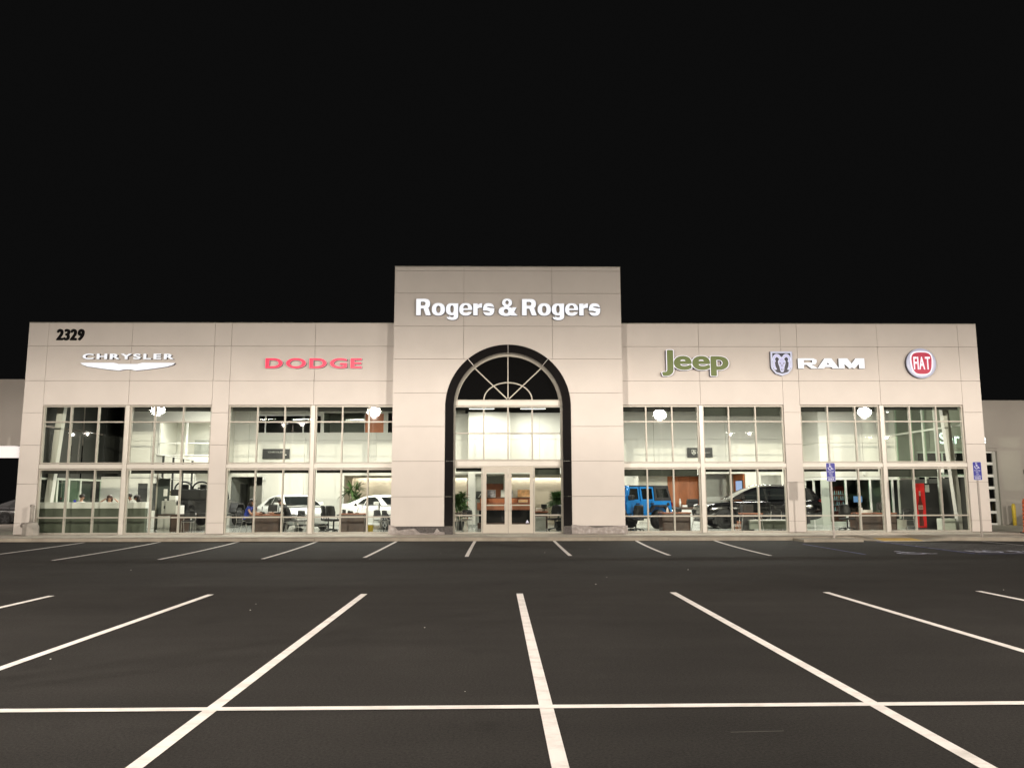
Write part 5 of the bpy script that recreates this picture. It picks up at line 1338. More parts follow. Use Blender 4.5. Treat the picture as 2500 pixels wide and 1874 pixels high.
# ================================================================== FURNITURE
def desk(label, x0, x1, y, top, d=.75, wood='dark_wood', modesty=True):
    t = thing('desk', label, 'desk', ((x0+x1)/2, y, FZ)); w_ = (x1-x0)/2; h_ = top-FZ
    m = MB(); m.box(-w_-.03, 0, h_-.045, w_+.03, d, h_, b=.008); m.build('desk_top', 'red_wood' if wood == 'dark_wood' else wood, t)
    m = MB(); m.box(-w_, .04, .02, w_, .075, h_-.05); m.build('front_panel', wood, t)
    for s_ in (-1, 1):
        m = MB(); a, b = sorted((s_*w_, s_*(w_-.04))); m.box(a, .08, 0, b, d-.03, h_-.05); m.build('side_panel', wood, t)
    m = MB(); m.box(w_-.46, .30, .08, w_-.06, d-.04, h_-.08); P = m.build('drawer_unit', wood, t)
    for k in range(3):
        m = MB(); m.box(w_-.44, d-.04, .10+k*.19, w_-.08, d-.025, .27+k*.19, b=.005); m.build('drawer', wood, P)
    return t
def monitor(label, x, y, z, w_=.38, h_=.28, rz=0., screen='black_gloss', back=True):
    t = thing('monitor', label, 'monitor', (x, y, z), rz)
    m = MB(); m.box(-.11, -.08, 0, .11, .08, .015, b=.005); m.tube([(0, .03, .01), (0, .03, .16)], .022, 8); m.build('stand', 'black', t)
    m = MB(); m.box(-w_/2, -.0, .10, w_/2, .035, .10+h_, b=.01); m.box(-w_*.3, -.03, .14, w_*.3, 0, .06+h_, b=.01); m.build('casing', 'black', t)
    m = MB(); m.box(-w_/2+.015, .035, .115, w_/2-.015, .038, .085+h_); m.build('screen', screen, t); return t
def side_chair(label, x, y, rz, group=None, shell='black'):
    t = thing('visitor_chair', label, 'chair', (x, y, FZ), rz, group)
    m = MB(); m.box(-.22, -.22, .43, .22, .22, .46, b=.012); m.build('seat', shell, t)
    m = MB(); V = []
    for i in range(7):
        for j in range(4):
            u = -1+2*i/6; v = j/3; V.append((.23*u*(1-.1*v), .23+.03*v-.05*u*u, .55+.30*v-.03*u*u*v))
    V2 = [(x_, y_+.018, z_) for x_, y_, z_ in V]; F = []
    for i in range(6):
        for j in range(3): a = i*4+j; F += [(a, a+1, a+5, a+4), (a+28, a+32, a+33, a+29)]
    rim = [i*4 for i in range(7)]+[25, 26, 27]+[i*4+3 for i in range(5, -1, -1)]+[2, 1]
    F += [(p, p+28, q+28, q) for p, q in zip(rim, rim[1:]+rim[:1])]
    m.idx(V+V2, F, 0, True); m.build('backrest', shell, t)
    for s_ in (-1, 1):
        m = MB(); m.tube([(s_*.22, -.24, 0), (s_*.23, -.20, .44), (s_*.23, -.05, .45)], .011, 6); m.build('leg', 'steel', t)
        m = MB(); m.tube([(s_*.22, .30, 0), (s_*.23, .20, .44), (s_*.22, .25, .75)], .011, 6); m.build('leg', 'steel', t)
        m = MB(); m.tube([(s_*.235, .22, .62), (s_*.26, .05, .66), (s_*.255, -.15, .655)], .016, 6); m.build('armrest', 'black', t)
    m = MB(); m.tube([(-.22, -.21, .40), (.22, -.21, .40)], .009, 6); m.tube([(-.22, .21, .40), (.22, .21, .40)], .009, 6); m.build('seat_frame', 'steel', t)
    return t
def office_chair(label, x, y, rz, back='black'):
    t = thing('office_chair', label, 'office chair', (x, y, FZ), rz)
    m = MB(); m.box(-.25, -.24, .42, .25, .24, .50, b=.035); m.build('seat', 'black', t)
    m = MB(); V = []
    for i in range(9):
        for j in range(6):
            u = -1+2*i/8; v = j/5; wv = .25*(1-.22*abs(v-.35)); V.append((wv*u, .24+.04*v-.07*u*u+.05*(v-.4)**2, .58+.46*v-.03*(abs(u)**3)*(1 if v > .5 else -1)))
    V2 = [(a, b+.03, c) for a, b, c in V]; F = []
    for i in range(8):
        for j in range(5): a = i*6+j; F += [(a, a+1, a+7, a+6), (a+54, a+60, a+61, a+55)]
    rim = [i*6 for i in range(9)]+[48+j for j in range(1, 6)]+[i*6+5 for i in range(7, -1, -1)]+[4, 3, 2, 1]
    F += [(p, p+54, q+54, q) for p, q in zip(rim, rim[1:]+rim[:1])]
    m.idx(V+V2, F, 0, True); m.build('backrest', back, t)
    m = MB(); m.tube([(0, .12, .42), (0, .30, .46), (0, .31, .75)], .022, 6); m.build('back_support', 'black', t)
    m = MB(); m.tube([(0, 0, .08), (0, 0, .42)], .03, 8); m.build('column', 'black', t)
    for k in range(5):
        a = 2*pi*k/5+.3; m = MB(); m.tube([(0, 0, .10), (.30*cos(a), .30*sin(a), .065)], [.028, .018], 6); l_ = m.build('base_arm', 'black', t)
        m = MB(); m.lathe([(.03, -.02), (.03, .02)], (.31*cos(a), .31*sin(a), .03), 'x', 10); m.build('caster', 'rubber', l_)
    for s_ in (-1, 1):
        m = MB(); m.tube([(s_*.24, .10, .46), (s_*.29, .10, .50), (s_*.29, .08, .66)], .014, 6); m.box(s_*.29-.03, -.13, .66, s_*.29+.03, .13, .69, b=.01); m.build('armrest', 'black', t)
    return t
def phone(label, x, y, z):
    t = thing('telephone', label, 'telephone', (x, y, z)); m = MB(); m.prism([(-.09, 0), (.09, 0), (.09, .03), (-.09, .09)], -.10, .10, 'x'); m.build('base', 'black', t)
    m = MB(); m.box(-.085, -.09, .06, -.035, .09, .11, b=.015); m.build('handset', 'black', t)
def box_thing(name, label, cat, x0, y0, z0, x1, y1, z1, mt, b=.008, group=None):
    m = MB(); cx_, cy_ = (x0+x1)/2, (y0+y1)/2; m.box(x0-cx_, y0-cy_, 0, x1-cx_, y1-cy_, z1-z0, b=b); return one(name, label, cat, m, mt, (cx_, cy_, z0), 0., group)

# bay three: desk with man and woman
desk('dark wood desk where the man and the woman in blue sit', -10.05, -9.02, 1.15, .835)
monitor('black monitor seen from behind on the desk between the man and the woman', -9.33, 1.45, .835, .36, .27)
phone('black telephone left of the monitor on the desk of the seated pair', -9.72, 1.4, .835)
side_chair('silver-legged visitor chair under the man in black', -8.62, 1.55, radians(80), 'visitor chairs')
side_chair('empty silver-legged chair behind the man in black, nearest the post', -8.14, 1.95, radians(65), 'visitor chairs')
side_chair('silver-legged chair tucked in front of the silver sedan, by the desk end', -8.75, 2.35, radians(100), 'visitor chairs')
# bay four
desk('dark wood desk in front of the white coupe', -6.62, -5.66, 1.15, .86)
office_chair('black office chair beside the desk in front of the silver sedan nose', -6.97, 1.75, radians(150))
office_chair('second black office chair half hidden behind its neighbour by the post', -7.3, 2.35, radians(120))
phone('black telephone on the desk in front of the white coupe', -6.25, 1.45, .86)
t = thing('desk_lamp', 'black desk lamp standing on the desk in front of the white coupe', 'lamp', (-6.02, 1.6, .86))
m = MB(); m.cyl((0, 0, 0), .08, .02); m.build('base', 'black', t)
m = MB(); m.tube([(0, 0, .02), (.05, 0, .2), (-.05, 0, .36)], .012, 6); m.build('arm', 'black', t)
m = MB(); m.lathe([(.06, -.06), (.03, .04), (.01, .05)], (-.06, 0, .34), 'z', 12); m.build('shade', 'black', t)
t = thing('desk_organiser', 'small black twin organiser on the left of the coupe-side desk', 'organiser', (-6.50, 1.42, .86))
m = MB(); m.box(-.065, -.05, 0, -.005, .05, .15, b=.006); m.box(.005, -.05, 0, .065, .05, .14, b=.006); m.build('holder', 'black', t)
side_chair('silver-legged visitor chair right of the coupe-side desk, next to the tower', -4.75, 1.7, radians(70), 'visitor chairs')
side_chair('silver-legged visitor chair behind the one next to the tower', -5.15, 2.3, radians(60), 'visitor chairs')
t = thing('waste_bin', 'yellow waste bin on the floor by the coupe-side desk', 'bin', (-5.45, 1.5, FZ))
m = MB(); m.lathe([(.10, 0), (.12, .26), (.13, .27), (.115, .255), (.095, .02)], (0, 0, 0), 'z', 18); m.build('body', 'yellow', t)
# lobby reception
t = thing('reception_desk', 'stepped timber reception desk with black front inside the entrance doors', 'reception desk', (-.1, 4.0, FZ))
m = MB(); m.box(-1.10, .0, .26, 1.15, .06, .80); m.build('black_front', 'black_gloss', t)
m = MB(); m.box(-1.16, -.02, 0, 1.18, .62, .26, b=.01); m.build('plinth', 'dark_wood', t)
m = MB(); m.box(-1.10, .06, .26, 1.15, .55, .80); m.build('carcass', 'dark_wood', t)
m = MB(); m.box(-1.18, -.04, .80, 1.20, .66, 1.11, b=.006); m.build('lower_counter', 'red_wood', t)
m = MB(); m.box(-1.04, .10, 1.115, 1.12, .6, 1.30, b=.006); m.build('upper_counter', 'orange_wood', t)
m = MB(); m.box(-1.08, .07, 1.30, 1.16, .63, 1.335, b=.006); m.build('counter_top', 'dark_wood', t)
m = MB(); m.box(-1.16, .0, .775, 1.18, .62, .80); m.build('ledge', 'steel', t)
def print_stand(label, x, y, z, w_, h_, mt):
    t = thing('display_stand', label, 'display', (x, y, z)); m = MB(); m.box(-w_/2, 0, 0, w_/2, .02, h_, b=.006); m.box(-w_*.3, .02, 0, w_*.3, .10, .02); m.build('frame', 'plastic_grey', t)
    m = MB(); m.box(-w_/2+.015, -.004, .015, w_/2-.015, 0, h_-.012); m.build('print', mt, t)
CT = FZ+1.336
print_stand('grey picture stand on the left of the reception counter', -.66, 4.3, CT, .36, .32, 'photo_grey')
print_stand('small silver picture stand at the middle of the reception counter', -.14, 4.35, CT, .24, .32, 'paper')
print_stand('slim dark picture stand just right of the door meeting stiles', .20, 4.4, CT, .14, .31, 'photo_grey')
print_stand('warm sunset picture stand on the right of the reception counter', .74, 4.3, CT, .56, .34, 'photo_warm')
print_stand('pale picture stand standing low on the right ledge of the reception desk', .70, 3.96, FZ+1.115, .42, .12, 'photo_warm')
desk('low dark wood desk at the right end of the reception', 1.12, 1.75, 3.9, .86, .6)
box_thing('paper_box', 'white box lying on the low desk at the right of the reception', 'box', 1.26, 4.0, .861, 1.52, 4.2, 1.0, 'paper')
monitor('dark monitor on the low desk right of the reception', 1.62, 4.2, .861, .25, .2)
box_thing('waste_box', 'grey floor cabinet below the right lobby sidelight', 'cabinet', 1.15, 2.6, FZ, 1.60, 3.0, .66, 'in_grey')
t = thing('wall_plaque', 'small dark restroom plaque on the grey lobby wall left of the reception', 'plaque', (-1.28, 8.95, 1.55))
m = MB(); m.box(-.17, -.02, -.19, .17, 0, .19, b=.01); m.build('plate', 'char', t)
m = MB(); m.prism([(-.06, -.1), (.06, .08), (.08, .05), (-.03, -.12)], -.024, -.02); m.build('symbol', 'plastic_grey', t)
m = MB(); m.box(-1.6, 9.0, FZ, -1.0, 9.08, 2.5); m.build('grey_partition', 'in_grey', B)
def round_table(label, x, y):
    t = thing('round_table', label, 'table', (x, y, FZ)); m = MB(); m.cyl((0, 0, .70), .40, .03, 'z', 28); m.build('table_top', 'dark_wood', t)
    m = MB(); m.tube([(0, 0, .02), (0, 0, .70)], .03, 10); m.cyl((0, 0, 0), .24, .02); m.build('pedestal', 'steel', t)
round_table('small round table by the left lobby sidelight', -2.05, 2.0)
side_chair('black chair at the round table in the left lobby sidelight', -1.72, 2.5, radians(200), 'lobby chairs')
office_chair('black office chair below the palm in the right lobby sidelight', 1.95, 2.3, radians(200))
# bay five and six
desk('dark wood desk in front of the blue off-roader', 6.15, 7.28, 1.2, .86)
office_chair('black office chair before the doors of the blue off-roader', 5.15, 1.6, radians(205))
phone('black telephone on the desk in front of the blue off-roader', 6.72, 1.45, .861)
t = thing('card_stand', 'white folded price card on the desk by the blue off-roader', 'card', (6.42, 1.5, .861))
m = MB(); m.prism([(-.05, 0), (.05, 0), (.01, .20), (-.01, .20)], -.06, .06, 'y'); m.build('card', 'paper', t)
side_chair('dark visitor chair right of the desk by the blue off-roader, at the post', 7.72, 1.7, radians(75), 'visitor chairs')
t = thing('counter', 'pale counter with dark top in front of the orange timber wall', 'counter', (8.72, 8.0, FZ))
m = MB(); m.box(-.62, 0, 0, .62, .6, .74, b=.01); m.build('body', 'white_paint', t)
m = MB(); m.box(-.66, -.04, .74, .66, .64, .84, b=.01); m.build('counter_top', 'dark_wood', t)
t = thing('printer', 'black printer on the pale counter before the orange wall', 'printer', (9.08, 8.3, FZ+.841))
m = MB(); m.box(-.26, -.2, 0, .26, .2, .30, b=.02); m.build('body', 'black', t)
m = MB(); m.box(-.2, -.26, .08, .2, -.2, .10); m.build('paper_tray', 'char', t)
m = MB(); m.box(-.24, -.18, .30, .24, .18, .38, b=.015); m.build('lid', 'char', t)
m = MB(); m.lathe([(.05, 0), (.05, .26), (.03, .34), (.03, .40)], (0, 0, 0), 'z', 14); one('paper_roll', 'tall white paper roll on the pale counter', 'roll', m, 'paper', (8.45, 8.2, FZ+.841))
box_thing('white_carton', 'low white carton beside the paper roll on the counter', 'box', 8.55, 8.1, FZ+.841, 8.78, 8.3, FZ+.93, 'paper')
side_chair('dark chair in front of the printer counter, mostly hidden by the post', 7.95, 6.9, radians(180), 'visitor chairs')
t = thing('wall_screen', 'wall television with a pale blue picture on the orange side wall', 'television', (11.86, 9.75, 1.92))
m = MB(); m.box(-.05, -.55, -.34, 0, .55, .34, b=.01); m.build('casing', 'black', t)
m = MB(); m.box(-.056, -.52, -.31, -.05, .52, .31); m.build('screen', 'screen_pale', t)
t = thing('bench', 'long low grey-green bench in front of the black sport utility vehicle', 'bench', (10.55, 1.55, FZ))
m = MB(); m.box(-.45, 0, .05, .78, .5, .38, b=.02); m.build('body', 'green_grey', t)
m = MB(); m.box(-.80, .02, .05, -.46, .48, .38, b=.02); m.build('end_block', 'seat_grey', t)
m = MB(); m.box(-.82, -.02, .385, .80, .52, .43, b=.015); m.build('cushion', 'white_paint', t)
t = thing('bistro_table', 'brown table on splayed silver legs in front of the black vehicle', 'table', (9.75, 1.2, FZ))
m = MB(); m.box(-.42, -.02, .66, .42, .5, .70, b=.008); m.build('table_top', 'red_wood', t)
for s_ in (-1, 1):
    for yy in (.04, .44):
        m = MB(); m.tube([(s_*.36, yy, .66), (s_*.44, yy, 0)], .013, 6); m.build('leg', 'steel', t)
box_thing('dark_cabinet', 'dark fabric-covered box by the front wheel of the black vehicle', 'cabinet', 9.55, 1.75, FZ, 9.98, 2.1, 1.15, 'char', .02)
side_chair('silver-legged chair beside the bench, right end', 10.95, 2.2, radians(185), 'visitor chairs')
# bay seven and eight
desk('dark wood desk in the second bay from the right, below the blue screen', 14.15, 15.75, 1.6, .81, .8)
office_chair('large black office chair behind the parking sign in the right half', 13.78, 1.75, radians(0))
t = thing('letter_tray', 'white paper tray on the desk below the blue screen', 'tray', (14.62, 1.85, .811))
m = MB(); m.box(-.2, -.12, 0, .2, .12, .02); m.box(-.2, -.12, .02, .2, -.11, .12); m.box(-.2, -.12, .02, -.19, .12, .2); m.box(.19, -.12, .02, .2, .12, .1); m.build('tray', 'paper', t)
monitor('black monitor on the desk near the centre post, right half', 15.35, 2.1, .811, .35, .3)
side_chair('black visitor chair at the right end of the desk by the red machine', 16.05, 1.55, radians(190), 'visitor chairs')
t = thing('wall_screen', 'bright blue screen inside the dark glazed room at the right', 'television', (17.9, 9.9, 1.30))
m = MB(); m.box(-.24, 0, -.17, .24, .05, .17, b=.01); m.build('casing', 'black', t)
m = MB(); m.box(-.22, -.006, -.15, .22, 0, .15); m.build('screen', 'screen_blue', t)
m = MB(); m.box(-.3, .0, -1.17, .3, .5, -.4); m.build('cabinet', 'dark_wood', t)
t = thing('vending_machine', 'drinks vending machine with lit shelves deep in the dark glazed room', 'vending machine', (16.85, 9.9, FZ))
m = MB(); m.box(-.5, 0, 0, .5, .8, 1.83, b=.02); m.build('cabinet', 'vend_dark', t)
m = MB(); m.box(-.48, -.012, .2, -.42, 0, 1.6); m.build('edge_strip', 'vend_red', t)
for k in range(4):
    m = MB(); m.box(-.40, -.02, .60+.27*k, .44, 0, .62+.27*k); m.build('shelf', 'vend_lit', t)
    for j in range(8):
        m = MB(); x_ = -.35+.105*j; m.lathe([(.028, 0), (.028, .11), (.012, .16), (.012, .19)], (x_, -.03, .622+.27*k), 'z', 8); m.build('bottle', 'vend_lit' if (j+k) % 3 else 'vend_pale', t)
t = thing('vending_machine', 'tall red vending machine side with a bottle picture near the right end', 'vending machine', (17.24, 2.55, FZ))
m = MB(); m.box(-.22, 0, .05, .22, .03, 1.88, b=.012); m.build('red_side', 'vend_red', t)
m = MB(); m.box(.225, .02, .05, .80, .80, 1.88, b=.012); m.build('cabinet', 'black', t)
m = MB(); m.box(.25, -.0, 1.52, .42, .018, 1.82); m.build('notice', 'plastic_grey', t)
m = MB(); m.box(-.2, .05, 0, .78, .7, .05); m.build('feet', 'black', t)
bt = [(-.045, 1.55), (-.045, 1.32), (-.065, 1.20), (-.10, 1.02), (-.105, .90)]
m = MB(); m.prism([(x, z) for x, z in [(-.035, 1.56), (-.04, 1.36), (.04, 1.36), (.035, 1.56)]], -.004, -.001); m.prism([(-.10, .98), (-.10, .80), (.10, .80), (.10, .98)], -.004, -.001); m.build('bottle_label', 'vend_pale', t)
m = MB(); m.prism([(-.04, 1.355), (-.055, 1.18), (-.098, 1.02), (-.10, .985), (.10, .985), (.098, 1.02), (.055, 1.18), (.04, 1.355)], -.004, -.001); m.prism([(-.10, .795), (-.085, .60), (-.075, .45), (-.10, .30), (-.085, .12), (.085, .12), (.10, .30), (.075, .45), (.085, .60), (.10, .795)], -.004, -.001); m.build('bottle_picture', 'vend_dark', t)
lettering(t, 'Cola', -.07, .08, .855, .07, -.004, .003, 'vend_dark', 'vend_dark', 0.)
box_thing('low_cabinet', 'pale low cabinet behind the visitor chair at the right end', 'cabinet', 16.4, 3.3, FZ, 17.0, 3.8, .50, 'pale_green_wall')
box_thing('low_cabinet', 'pale low chest between the red machine and the right end glass', 'cabinet', 17.55, 1.5, FZ, 18.1, 1.95, .58, 'pale_green_wall')
# bays one and two: lounge counter, copier, railing
t = thing('lounge_counter', 'long half-height counter with white top band and dark green front, far left', 'counter', (-16.3, 1.05, FZ))
m = MB(); m.box(-2.08, 0, .96, 2.12, .30, 1.20, b=.01); m.build('white_band', 'white_paint', t)
xb = [-2.06, -1.0, .06, 1.1, 2.10]
for a, b in zip(xb, xb[1:]):
    m = MB(); m.box(a+.004, .03, .0, b-.004, .28, .955); m.build('front_panel', 'green_grey', t)
m = MB(); m.lathe([(.03, 0), (.05, .05), (.04, .08), (.0, .085)], (0, 0, 0), 'z', 12); one('blue_bowl', 'small bright blue bowl on the lounge counter left of the dark-haired man', 'bowl', m, 'bright_blue', (-17.02, 1.2, FZ+1.2))
t = thing('copier', 'large grey office copier on a table in the second bay from the left', 'copier', (-13.78, 2.3, FZ))
m = MB(); m.box(-.30, 0, .70, .28, .55, 1.24, b=.03); m.build('body', 'plastic_grey', t)
m = MB(); m.box(-.02, .02, 1.25, .26, .5, 1.44, b=.03); m.build('scanner_lid', 'white_paint', t)
m = MB(); m.box(.28, .0, .70, .45, .5, 1.05, b=.01); m.build('paper_drawer', 'paper', t)
m = MB(); m.box(.30, .05, 1.06, .42, .4, 1.24, b=.01); m.build('output_tray', 'black', t)
m = MB(); m.box(-.2, -.01, .92, -.14, .0, 1.04); m.build('control_panel', 'char', t)
t = thing('copier_table', 'long dark-topped work table below the grey copier', 'table', (-13.6, 2.2, FZ))
m = MB(); m.box(-.60, 0, .65, .80, .7, .69, b=.006); m.build('table_top', 'dark_wood', t)
m = MB(); m.box(-.05, .05, 0, .50, .6, .65); m.build('cupboard', 'dark_wood', t)
m = MB(); m.box(-.60, .1, 0, -.10, .6, .65); m.build('pedestal', 'plastic_grey', t)
m = MB(); m.tube([(.76, .04, 0), (.76, .04, .65)], .02, 6); m.build('leg', 'steel', t)
side_chair('silver-framed chair below the black open off-roader', -12.72, 1.7, radians(10), 'visitor chairs')
t = thing('notice_papers', 'white paper notices taped to the glass partition left of the copier', 'papers', (-14.2, 2.9, 0))
for (a, b, c, d) in ((-.06, .10, 1.55, 1.84), (.0, .10, 1.20, 1.44)):
    m = MB(); m.box(a, -.004, c, b, 0, d); m.build('sheet', 'paper', t)
t = thing('glass_screen', 'narrow grey glass screen left of the copier carrying paper notices', 'screen', (-14.25, 2.95, FZ))
m = MB(); m.box(-.28, 0, .05, .22, .012, 2.15); m.build('pane', 'window_grey', t)
m = MB(); m.box(-.34, -.02, 0, -.28, .04, 2.4); m.build('post', 'alu', t)
t = thing('stair_railing', 'tall dark-post stair railing rising to the upper floor, second bay', 'railing', (0, 0, 0))
pr, pf = Vector((-14.82, 3.0, 3.31)), Vector((-14.1, 5.5, 3.12))
for k in range(5):
    q = pr+(pf-pr)*k/4; m = MB(); m.box(q.x-.035, q.y-.035, FZ, q.x+.035, q.y+.035, q.z); m.build('post', 'char', t)
for z in (0, -.95):
    m = MB(); m.tube([(pr.x, pr.y, pr.z+z), (pf.x, pf.y, pf.z+z)], .025, 6); m.build('rail', 'plastic_grey', t)
m = MB(); m.box(-.45, -.01, -.09, .45, .01, .09, b=.01); m.build('yellow_reflection', 'reflection_yellow', t).location = (-13.75, 3.2, 1.68)  # translucent sheet imitating a yellowish reflection in the glass, no railing part

# ------------------------------------------------------------------ plants
def leafy(label, loc, n, blade, spread, h0, h1, mats_, pot=True, fan=False, seed=1, cat='plant', name='potted_plant', stems=3):
    rnd = random.Random(seed); t = thing(name, label, cat, loc)
    if pot:
        m = MB(); m.lathe([(.15, 0), (.21, .34), (.22, .36), (.19, .35), (.18, .31)], (0, 0, 0), 'z', 20); m.build('pot', 'black', t)
        m = MB(); m.cyl((0, 0, .29), .175, .02); m.build('soil', 'soil', t)
    tips = []
    for k in range(stems):
        a = 2*pi*k/stems+rnd.random(); r = .06+spread*.18*rnd.random(); hh = h0+(h1-h0)*(k+.5)/stems*rnd.uniform(.8, 1.1)
        p = Vector((r*cos(a)*1.5, r*sin(a)*1.5, hh)); tips.append(p)
        m = MB(); m.tube([(.04*cos(a), .04*sin(a), .28), (p.x*.7, p.y*.7, hh*.6), tuple(p)], [.02, .016, .01], 6); m.build('stem', 'leaf_dark', t)
    M2 = [MB(), MB()]
    for k in range(n):
        p = rnd.choice(tips)+Vector((0, 0, rnd.uniform(-.18, .04))); a = rnd.uniform(0, 2*pi); el = rnd.uniform(-.2, 1.25); L = blade*rnd.uniform(.6, 1.1); w_ = L*(.085 if not fan else .075)
        d = Vector((cos(a), sin(a), 0)); sdir = Vector((-sin(a), cos(a), 0)); mb = M2[k % 2]
        fans = [(0, 0)] if not fan else [((j-2)*.33, (j-2)*.02) for j in range(5)]
        for (da, _) in fans:
            d2 = Vector((cos(a+da), sin(a+da), 0)); s2 = Vector((-sin(a+da), cos(a+da), 0)); pts = []
            for i in range(5):
                u = i/4; pos = p+d2*(L*u*cos(el*.8)*spread*1.2)+Vector((0, 0, L*(sin(el)*u-.55*u*u*(1.1-el*.6)))); ww = w_*sin(pi*(.12+.86*u))
                pts.append((pos-s2*ww, pos+Vector((0, 0, -ww*.35)), pos+s2*ww))
            for (l1, c1, r1), (l2, c2, r2) in zip(pts, pts[1:]): mb.face([l1, c1, c2, l2]); mb.face([c1, r1, r2, c2])
    for mb, mt in zip(M2, mats_): mb.build('leaves', mt, t)
    return t
leafy('tall strap-leaved potted plant behind the white coupe', (-7.2, 7.8, FZ), 95, .62, .85, 1.1, 2.05, ('leaf', 'leaf_dark'), True, False, 4, stems=5)
leafy('bushy palm in the left lobby sidelight', (-1.98, 2.9, FZ), 95, .46, .8, .95, 1.5, ('leaf', 'leaf_dark'), True, True, 5, 'plant', 'potted_palm', 5)
leafy('bushy palm leaning in from the right lobby sidelight', (2.20, 2.9, FZ), 95, .50, .85, .95, 1.48, ('leaf', 'leaf_dark'), True, True, 8, 'plant', 'potted_palm', 5)

# ------------------------------------------------------------------ people
def person(label, loc, rz, J, cols, hair='hair', hairlong=False, sleeve='long'):
    """J: joints in local metres (facing -y); one continuous skinned body, hair as a child."""
    V = []; R = []; E_ = []
    def add(p, r, par=None):
        V.append(p); R.append(r)
        if par is not None: E_.append((par, len(V)-1))
        return len(V)-1
    pel = add(J['pelvis'], .135); P, N_ = Vector(J['pelvis']), Vector(J['neck'])
    w_ = add(P.lerp(N_, .35), .125, pel); ch = add(P.lerp(N_, .75), .135, w_); nk = add(J['neck'], .055, ch); hd_ = Vector(J['head'])
    h0 = add(N_.lerp(hd_, .55), .055, nk); h1 = add(hd_, .092, h0); h2 = add(hd_+(hd_-N_).normalized()*.07, .075, h1)
    fdir = Vector(J.get('face', (0, -1, 0))).normalized(); nose = add(hd_+fdir*.105+Vector((0, 0, -.01)), .014, h1)
    ids = {}
    for s_, nm in ((-1, 'l'), (1, 'r')):
        sh = add(J['sh'+nm], .058, ch); el = add(J['el'+nm], .042, sh); wr = add(J['wr'+nm], .028, el)
        d = (Vector(J['wr'+nm])-Vector(J['el'+nm])).normalized(); pm = add(Vector(J['wr'+nm])+d*.07, .030, wr)
        sd = d.cross(Vector((0, 0, 1))); sd = sd.normalized() if sd.length > .1 else Vector((1, 0, 0))
        for k in range(4):
            b_ = add(Vector(V[pm])+d*.035+sd*(k-1.5)*.022, .0085, pm); add(Vector(V[b_])+d*(.035+.01*(k in (1, 2)))+Vector((0, 0, -.018)), .0075, b_)
        add(Vector(V[wr])+d*.05-sd*.05, .0095, wr)
        hp = add(J['hp'+nm], .092, pel); kn = add(J['kn'+nm], .062, hp); an = add(J['an'+nm], .042, kn); add(J['to'+nm], .034, an)
    me = bpy.data.meshes.new('person'); me.from_pydata([tuple(v) for v in V], E_, [])
    o = bpy.data.objects.new('person', me); COL.objects.link(o)
    md = o.modifiers.new('Skin', 'SKIN'); md.use_smooth_shade = True
    for i, sv in enumerate(me.skin_vertices[0].data): sv.radius = (R[i], R[i]*(.82 if i in (0, 1, 2) else 1)); sv.use_root = (i == 0)
    o.modifiers.new('Sub', 'SUBSURF').levels = 1; o.modifiers['Sub'].render_levels = 1
    dg = bpy.context.evaluated_depsgraph_get(); m2 = bpy.data.meshes.new_from_object(o.evaluated_get(dg)); o.modifiers.clear(); o.data = m2
    m2.materials.clear()
    for c in cols: m2.materials.append(MATS[c])
    hands = [Vector(J['wrl']), Vector(J['wrr'])]
    for p in m2.polygons:
        c = p.center; k = 1; p.use_smooth = True
        if (c-hd_).length < .17 or (c-N_).length < .06: k = 0
        elif min((c-q).length for q in hands) < .17: k = 0
        elif sleeve == 'short' and min((c-Vector(J['el'+q])).length for q in 'lr') < .17: k = 0
        elif c.z < J['pelvis'][2]-.02 or (c-Vector(J['knl'])).length < .3 or (c-Vector(J['knr'])).length < .3: k = 2
        p.material_index = k
    o.location = loc; o.rotation_euler = (0, 0, rz); tag(o, label, 'person')
    hm = MB(); up_ = (hd_-N_).normalized()
    hm.ball(tuple(hd_+up_*.055-fdir*.028), .108, 12, 0, (1.0, 1.0, .86))
    if hairlong:
        hm.ball(tuple(hd_-up_*.05-fdir*.065), .11, 12, 0, (1.15, .8, 1.5)); hm.ball(tuple(hd_-up_*.16-fdir*.075), .09, 10, 0, (1.2, .7, 1.2))
    hm.build('hair', hair, o)
    em = MB(); rt_ = fdir.cross(up_).normalized()
    for s_ in (-1, 1): em.ball(tuple(hd_+fdir*.086+rt_*s_*.032+up_*.012), .011, 8)
    em.build('eye', 'black', o)
    mm = MB(); mm.ball(tuple(hd_+fdir*.084-up_*.048), .018, 8, 0, (1.1, .5, .35)); mm.build('mouth', 'shirt_black' if False else 'skin_dark', o)
    for s_ in (-1, 1):
        er = MB(); er.ball(tuple(hd_+rt_*s_*.094), .022, 8, 0, (.5, .9, 1.3)); er.build('ear', cols[0], o)
    return o
def seated(seat=.46, lean=0., reach=.35, handz=None, twist=0.):
    hz = handz if handz is not None else seat+.28
    return dict(pelvis=(0, .02, seat+.09), neck=(0, -lean, seat+.58), head=(0, -lean*1.35-.03, seat+.72), face=(sin(twist), -cos(twist), -.15),
        shl=(-.18, -lean*.9, seat+.52), shr=(.18, -lean*.9, seat+.52), ell=(-.24, -lean-.12, seat+.28), elr=(.24, -lean-.12, seat+.28), wrl=(-.14, -lean-reach, hz), wrr=(.14, -lean-reach, hz),
        hpl=(-.10, -.05, seat+.06), hpr=(.10, -.05, seat+.06), knl=(-.13, -.42, seat+.05), knr=(.13, -.42, seat+.05), anl=(-.13, -.40, .09), anr=(.13, -.40, .09), tol=(-.13, -.54, .04), tor=(.13, -.54, .04))
person('person in a bright blue top with long black hair at the left desk', (-10.42, 1.50, FZ), radians(78), seated(.46, .22, .42, .76), ['skin', 'shirt_blue', 'trousers'], 'hair', True, 'short')
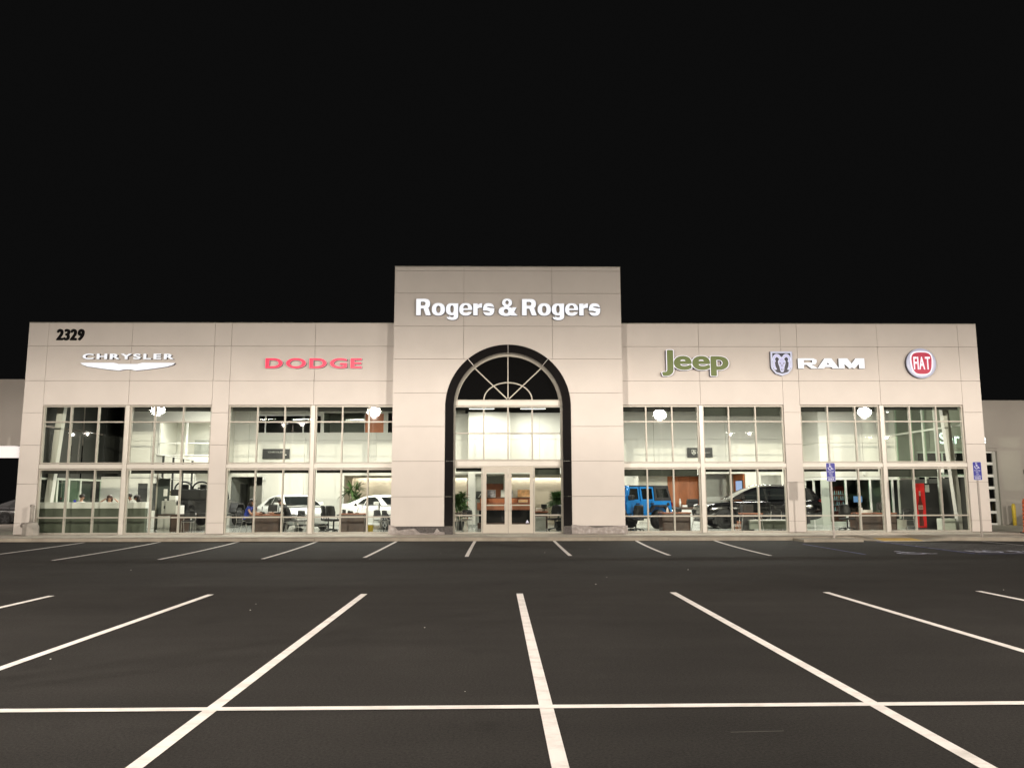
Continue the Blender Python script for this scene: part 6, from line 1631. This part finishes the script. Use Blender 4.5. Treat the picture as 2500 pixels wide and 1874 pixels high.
person('person in a black shirt leaning over the desk towards the one in blue', (-8.62, 1.62, FZ), radians(-82), seated(.46, .30, .52, .76), ['skin', 'shirt_black', 'trousers'], 'hair')
STL = .86
person('person with short dark hair in white seen over the counter, leftmost of four', (-17.42, 2.35, FZ), radians(60), seated(STL-.20, .10, .3), ['skin', 'shirt_white', 'trousers'], 'hair')
J = seated(STL-.24, .08, .3); J.update(ell=(-.40, .0, STL+.28), wrl=(-.22, .05, STL+.42), elr=(.40, -.02, STL+.24), wrr=(.24, .02, STL+.40))
person('person with long brown hair holding both arms up behind the counter', (-16.15, 2.25, FZ), radians(20), J, ['skin', 'shirt_white', 'trousers'], 'hair_brown', True, 'short')
person('person with dark hair half hidden behind the centre post at the counter', (-15.26, 2.35, FZ), radians(-70), seated(STL-.18, .08, .3), ['skin_dark', 'shirt_white', 'trousers'], 'hair')
person('person resting a face on one hand behind the counter, rightmost of four', (-14.84, 2.3, FZ), radians(-75), seated(STL-.24, .16, .2, STL+.16), ['skin_dark', 'shirt_black', 'trousers'], 'hair', True)
def stool(label, x, y, h_):
    t = thing('stool', label, 'stool', (x, y, FZ), 0, 'stools behind the lounge counter'); m = MB(); m.cyl((0, 0, h_-.05), .19, .05); m.build('seat', 'black', t)
    for k in range(4):
        a = pi/4+k*pi/2; m = MB(); m.tube([(.12*cos(a), .12*sin(a), h_-.05), (.2*cos(a), .2*sin(a), 0)], .014, 6); m.build('leg', 'steel', t)
for x, y, h_, nm in ((-17.42, 2.35, .68, 'short-haired person in white'), (-16.15, 2.25, .64, 'person with raised arms'), (-15.26, 2.35, .70, 'person behind the centre post'), (-14.84, 2.3, .64, 'person leaning on one hand')): stool('stool behind the lounge counter under the '+nm, x, y, h_)
side_chair('chair under the person in the bright blue top', -10.46, 1.52, radians(78+0), 'visitor chairs')

# ------------------------------------------------------------------ give each thing its own base point
def bbox_of(o, M=None):
    pts = []
    for c in [o]+list(o.children_recursive):
        if c.type == 'MESH':
            mw = c.matrix_world
            pts += [mw @ Vector(b) for b in c.bound_box]
    return pts
bpy.context.view_layer.update()
for o in list(COL.objects):
    if o.type == 'EMPTY' and o.parent is None and o.location.length < 1e-6 and o.get('category') and o is not B:
        pts = bbox_of(o)
        if not pts: continue
        c = Vector(((min(p.x for p in pts)+max(p.x for p in pts))/2, (min(p.y for p in pts)+max(p.y for p in pts))/2, min(p.z for p in pts)))
        o.location = c
        for ch in o.children: ch.location = ch.location-c
